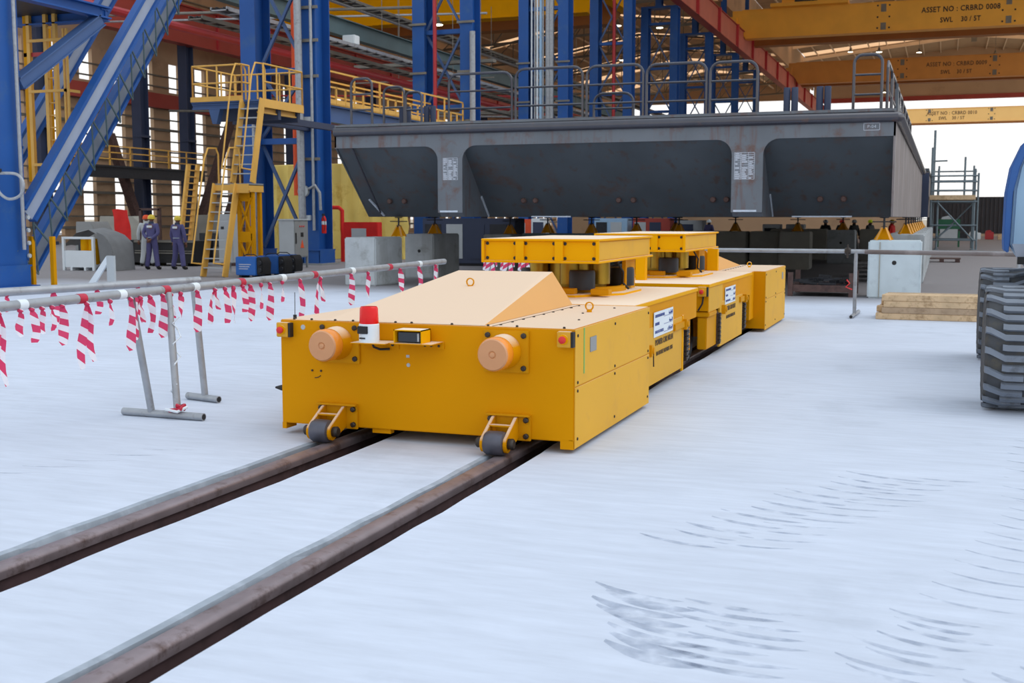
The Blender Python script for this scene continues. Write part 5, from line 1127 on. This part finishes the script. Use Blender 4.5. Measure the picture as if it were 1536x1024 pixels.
def person(loc,rot,label,pose,cloth='cov',helm='helm',h=1.76,stance=.14,group=None,vest=None):
    t=thing('person',loc,label,'person',group); s_=h/1.8
    # local frame: faces +y
    J=dict(pel=(0,0,.98),wa=(0,.0,1.12),ch=(0,.0,1.33),nk=(0,.0,1.5),hd=(0,.01,1.62),top=(0,.02,1.72))
    if pose=='behind':
        arms={-1:[(-.19,-.0,1.44),(-.27,-.06,1.17),(-.07,-.17,1.0)],1:[(.19,0,1.44),(.27,-.06,1.17),(.06,-.19,.97)]}
    else:
        arms={-1:[(-.19,0,1.44),(-.28,-.0,1.15),(-.27,.06,.88)],1:[(.19,0,1.44),(.28,-.0,1.15),(.26,.08,.88)]}
    legs={k:[(k*.09,0,.94),(k*(stance*.85),.02,.5),(k*stance*1.35,-.02,.09),(k*stance*1.4,.12,.04)] for k in (-1,1)}
    S=lambda p:(p[0]*s_,p[1]*s_,p[2]*s_)
    nodes=[(S(J['pel']),(.13,.10)),(S(J['wa']),(.125,.095)),(S(J['ch']),(.16,.11)),(S(J['nk']),.055),(S((0,.01,1.56)),.055),(S(J['hd']),(.078,.092)),(S(J['top']),(.07,.08))]; E_=[(0,1),(1,2),(2,3),(3,4),(4,5),(5,6)]
    for k in (-1,1):
        a=arms[k]; b=len(nodes); nodes+=[(S(a[0]),.06),(S(a[1]),.042),(S(a[2]),.03)]; E_+=[(2,b),(b,b+1),(b+1,b+2)]
        l=legs[k]; b=len(nodes); nodes+=[(S(l[0]),.085),(S(l[1]),.06),(S(l[2]),.045),(S(l[3]),.035)]; E_+=[(0,b),(b,b+1),(b+1,b+2),(b+2,b+3)]
    body=skinmesh('body',nodes,E_,'skin',t)
    # hands: palm and five fingers, joined into the body mesh
    bm=bmesh.new(); bm.from_mesh(body.data); q=MB()
    for k in (-1,1):
        a=arms[k]; w_=V(S(a[2])); d=(V(S(a[2]))-V(S(a[1]))).normalized(); sx=V((1,0,0)) if pose!='behind' else V((0,0,1)); u=(sx-d*sx.dot(d)).normalized(); n=d.cross(u)
        q.path([w_-d*.02,w_+d*.03,w_+d*.085],[.026,.034,.03],8)
        for f,(off,ln) in enumerate(((-.028,.065),(-.01,.075),(.008,.07),(.025,.055))):
            p=w_+d*.075+u*off; q.path([p,p+d*ln*.5+n*.006*k,p+d*ln*.95+n*.025*k],[.010,.009,.007],6)
        p=w_+d*.03-u*.03; q.path([p,p-u*.025+d*.02,p-u*.03+d*.055],[.012,.011,.008],6)
    vs=[bm.verts.new(v) for v in q.v]
    for f in q.f:
        try: bm.faces.new([vs[i] for i in f])
        except ValueError: pass
    # face: nose, brow, ears
    q=MB(); q.path([(0,.095*s_,1.655*s_),(0,.125*s_,1.615*s_),(0,.1*s_,1.6*s_)],[.01,.018,.012],6); 
    for k in (-1,1): q.lathe([(.02,-.01),(.026,0),(.015,.012)],(k*.082*s_,0,1.62*s_),(k,0,0),8); q.lathe([(.011,0),(.008,.006)],(k*.032,.092*s_,1.645*s_),(0,1,0),8)
    q.path([(-.025,.098*s_,1.57*s_),(.025,.098*s_,1.57*s_)],.008,6)
    vs=[bm.verts.new(v) for v in q.v]
    for f in q.f:
        try: bm.faces.new([vs[i] for i in f])
        except ValueError: pass
    bm.to_mesh(body.data); bm.free()
    for p in body.data.polygons: p.use_smooth=True
    # coverall
    nodes=[(S((0,0,.97)),(.155,.125)),(S((0,0,1.1)),(.15,.115)),(S((0,.0,1.33)),(.185,.13)),(S((0,-.005,1.47)),(.085,.08)),(S((0,-.005,1.53)),(.065,.068))]; E_=[(0,1),(1,2),(2,3),(3,4)]
    for k in (-1,1):
        a=arms[k]; b=len(nodes); e=V(a[1]); w_=e+(V(a[2])-e)*.93
        nodes+=[(S(a[0]),.08),(S(a[1]),.062),(S(w_),.052)]; E_+=[(2,b),(b,b+1),(b+1,b+2)]
        l=legs[k]; b=len(nodes); kn=V(l[1]); an=kn+(V(l[2])-kn)*.95
        an=V((an.x,an.y,.075)); nodes+=[(S(l[0]),.11),(S(l[1]),.088),(S((kn+an)/2),.082),(S(an),.08)]; E_+=[(0,b),(b,b+1),(b+1,b+2),(b+2,b+3)]
    cv=skinmesh('coverall',nodes,E_,cloth,t)
    MB().lathe([(.166*s_,0),(.166*s_,.03)],V((0,0,1.03*s_))+wloc(t),(0,0,1),20).build('belt','webgrey' if not vest else vest,t)
    if cloth=='cov':
        L0=wloc(t); MB().box(L0.x-.09,L0.x+.09,L0.y-.142,L0.y-.13,1.36*s_,1.43*s_).build('back_badge','white',t)
    for k in (-1,1):
        l=legs[k][2]; x,y,_=S(l)
        skinmesh('boot',[((x,y,.17),.062),((x,y,.07),.062),((x,y+.03,.045),.055),((x,y+.18,.04),.048)],[(0,1),(1,2),(2,3)],'black',t,1)
    c=V(S((0,.01,1.655)))+wloc(t)
    hm=MB().lathe([(.112,-.015),(.114,.0),(.112,.04),(.095,.085),(.06,.112),(.0,.12)],c,(0,0,1),24).build('hard_hat',helm,t,smooth=True)
    MB().lathe([(.11,-.012),(.138,-.018),(.138,-.012),(.11,-.002)],c+V((0,.015,0)),(0,0,1),24).build('brim',helm,hm,smooth=True)
    MB().box(c.x-.012,c.x+.012,c.y-.08,c.y+.08,c.z+.1,c.z+.125).build('ridge',helm,hm)
    MB().lathe([(.075,0),(.085,.05),(.07,.1)],V((0,-.01,1.46*s_))+wloc(t),(0,0,1),16).build('neck_scarf','navy' if cloth=='cov' else cloth,t,smooth=True)
    t.rotation_euler=(0,0,rot)
    return t
person((-23.6,31.0,0),.12,'worker in blue coverall and yellow helmet, hands clasped behind the back, left of the pair','behind',stance=.15)
person((-22.83,31.3,0),-.1,'worker in blue coverall and yellow helmet, arms at the sides, right of the pair','side',h=1.72,stance=.17)
person((-25.33,33.0,0),.6,'worker in pale clothes and orange helmet half hidden behind the left worker','side','greyl','orange',h=1.76)
for i,(x,y,c_,hm_,l) in enumerate(((-10.9,58,'cov','white','worker in blue seen under the hull, just right of the raised tables'),(-5.2,57,'black','white','dark clothed worker with white helmet under the hull, leftmost of the right group'),(-4.5,57.5,'black','redb','dark clothed worker with red helmet under the hull'),(-3.9,57,'black','greyl','dark clothed worker with grey helmet under the hull'),(-3.2,57.3,'black','hiviz','dark clothed worker with a bright yellow helmet under the hull'),(-2.2,56.5,'redc','helm','worker in red clothing under the hull right corner'))):
    person((x,y,0),2.8+.3*i,l,'side',c_,hm_,h=1.55)
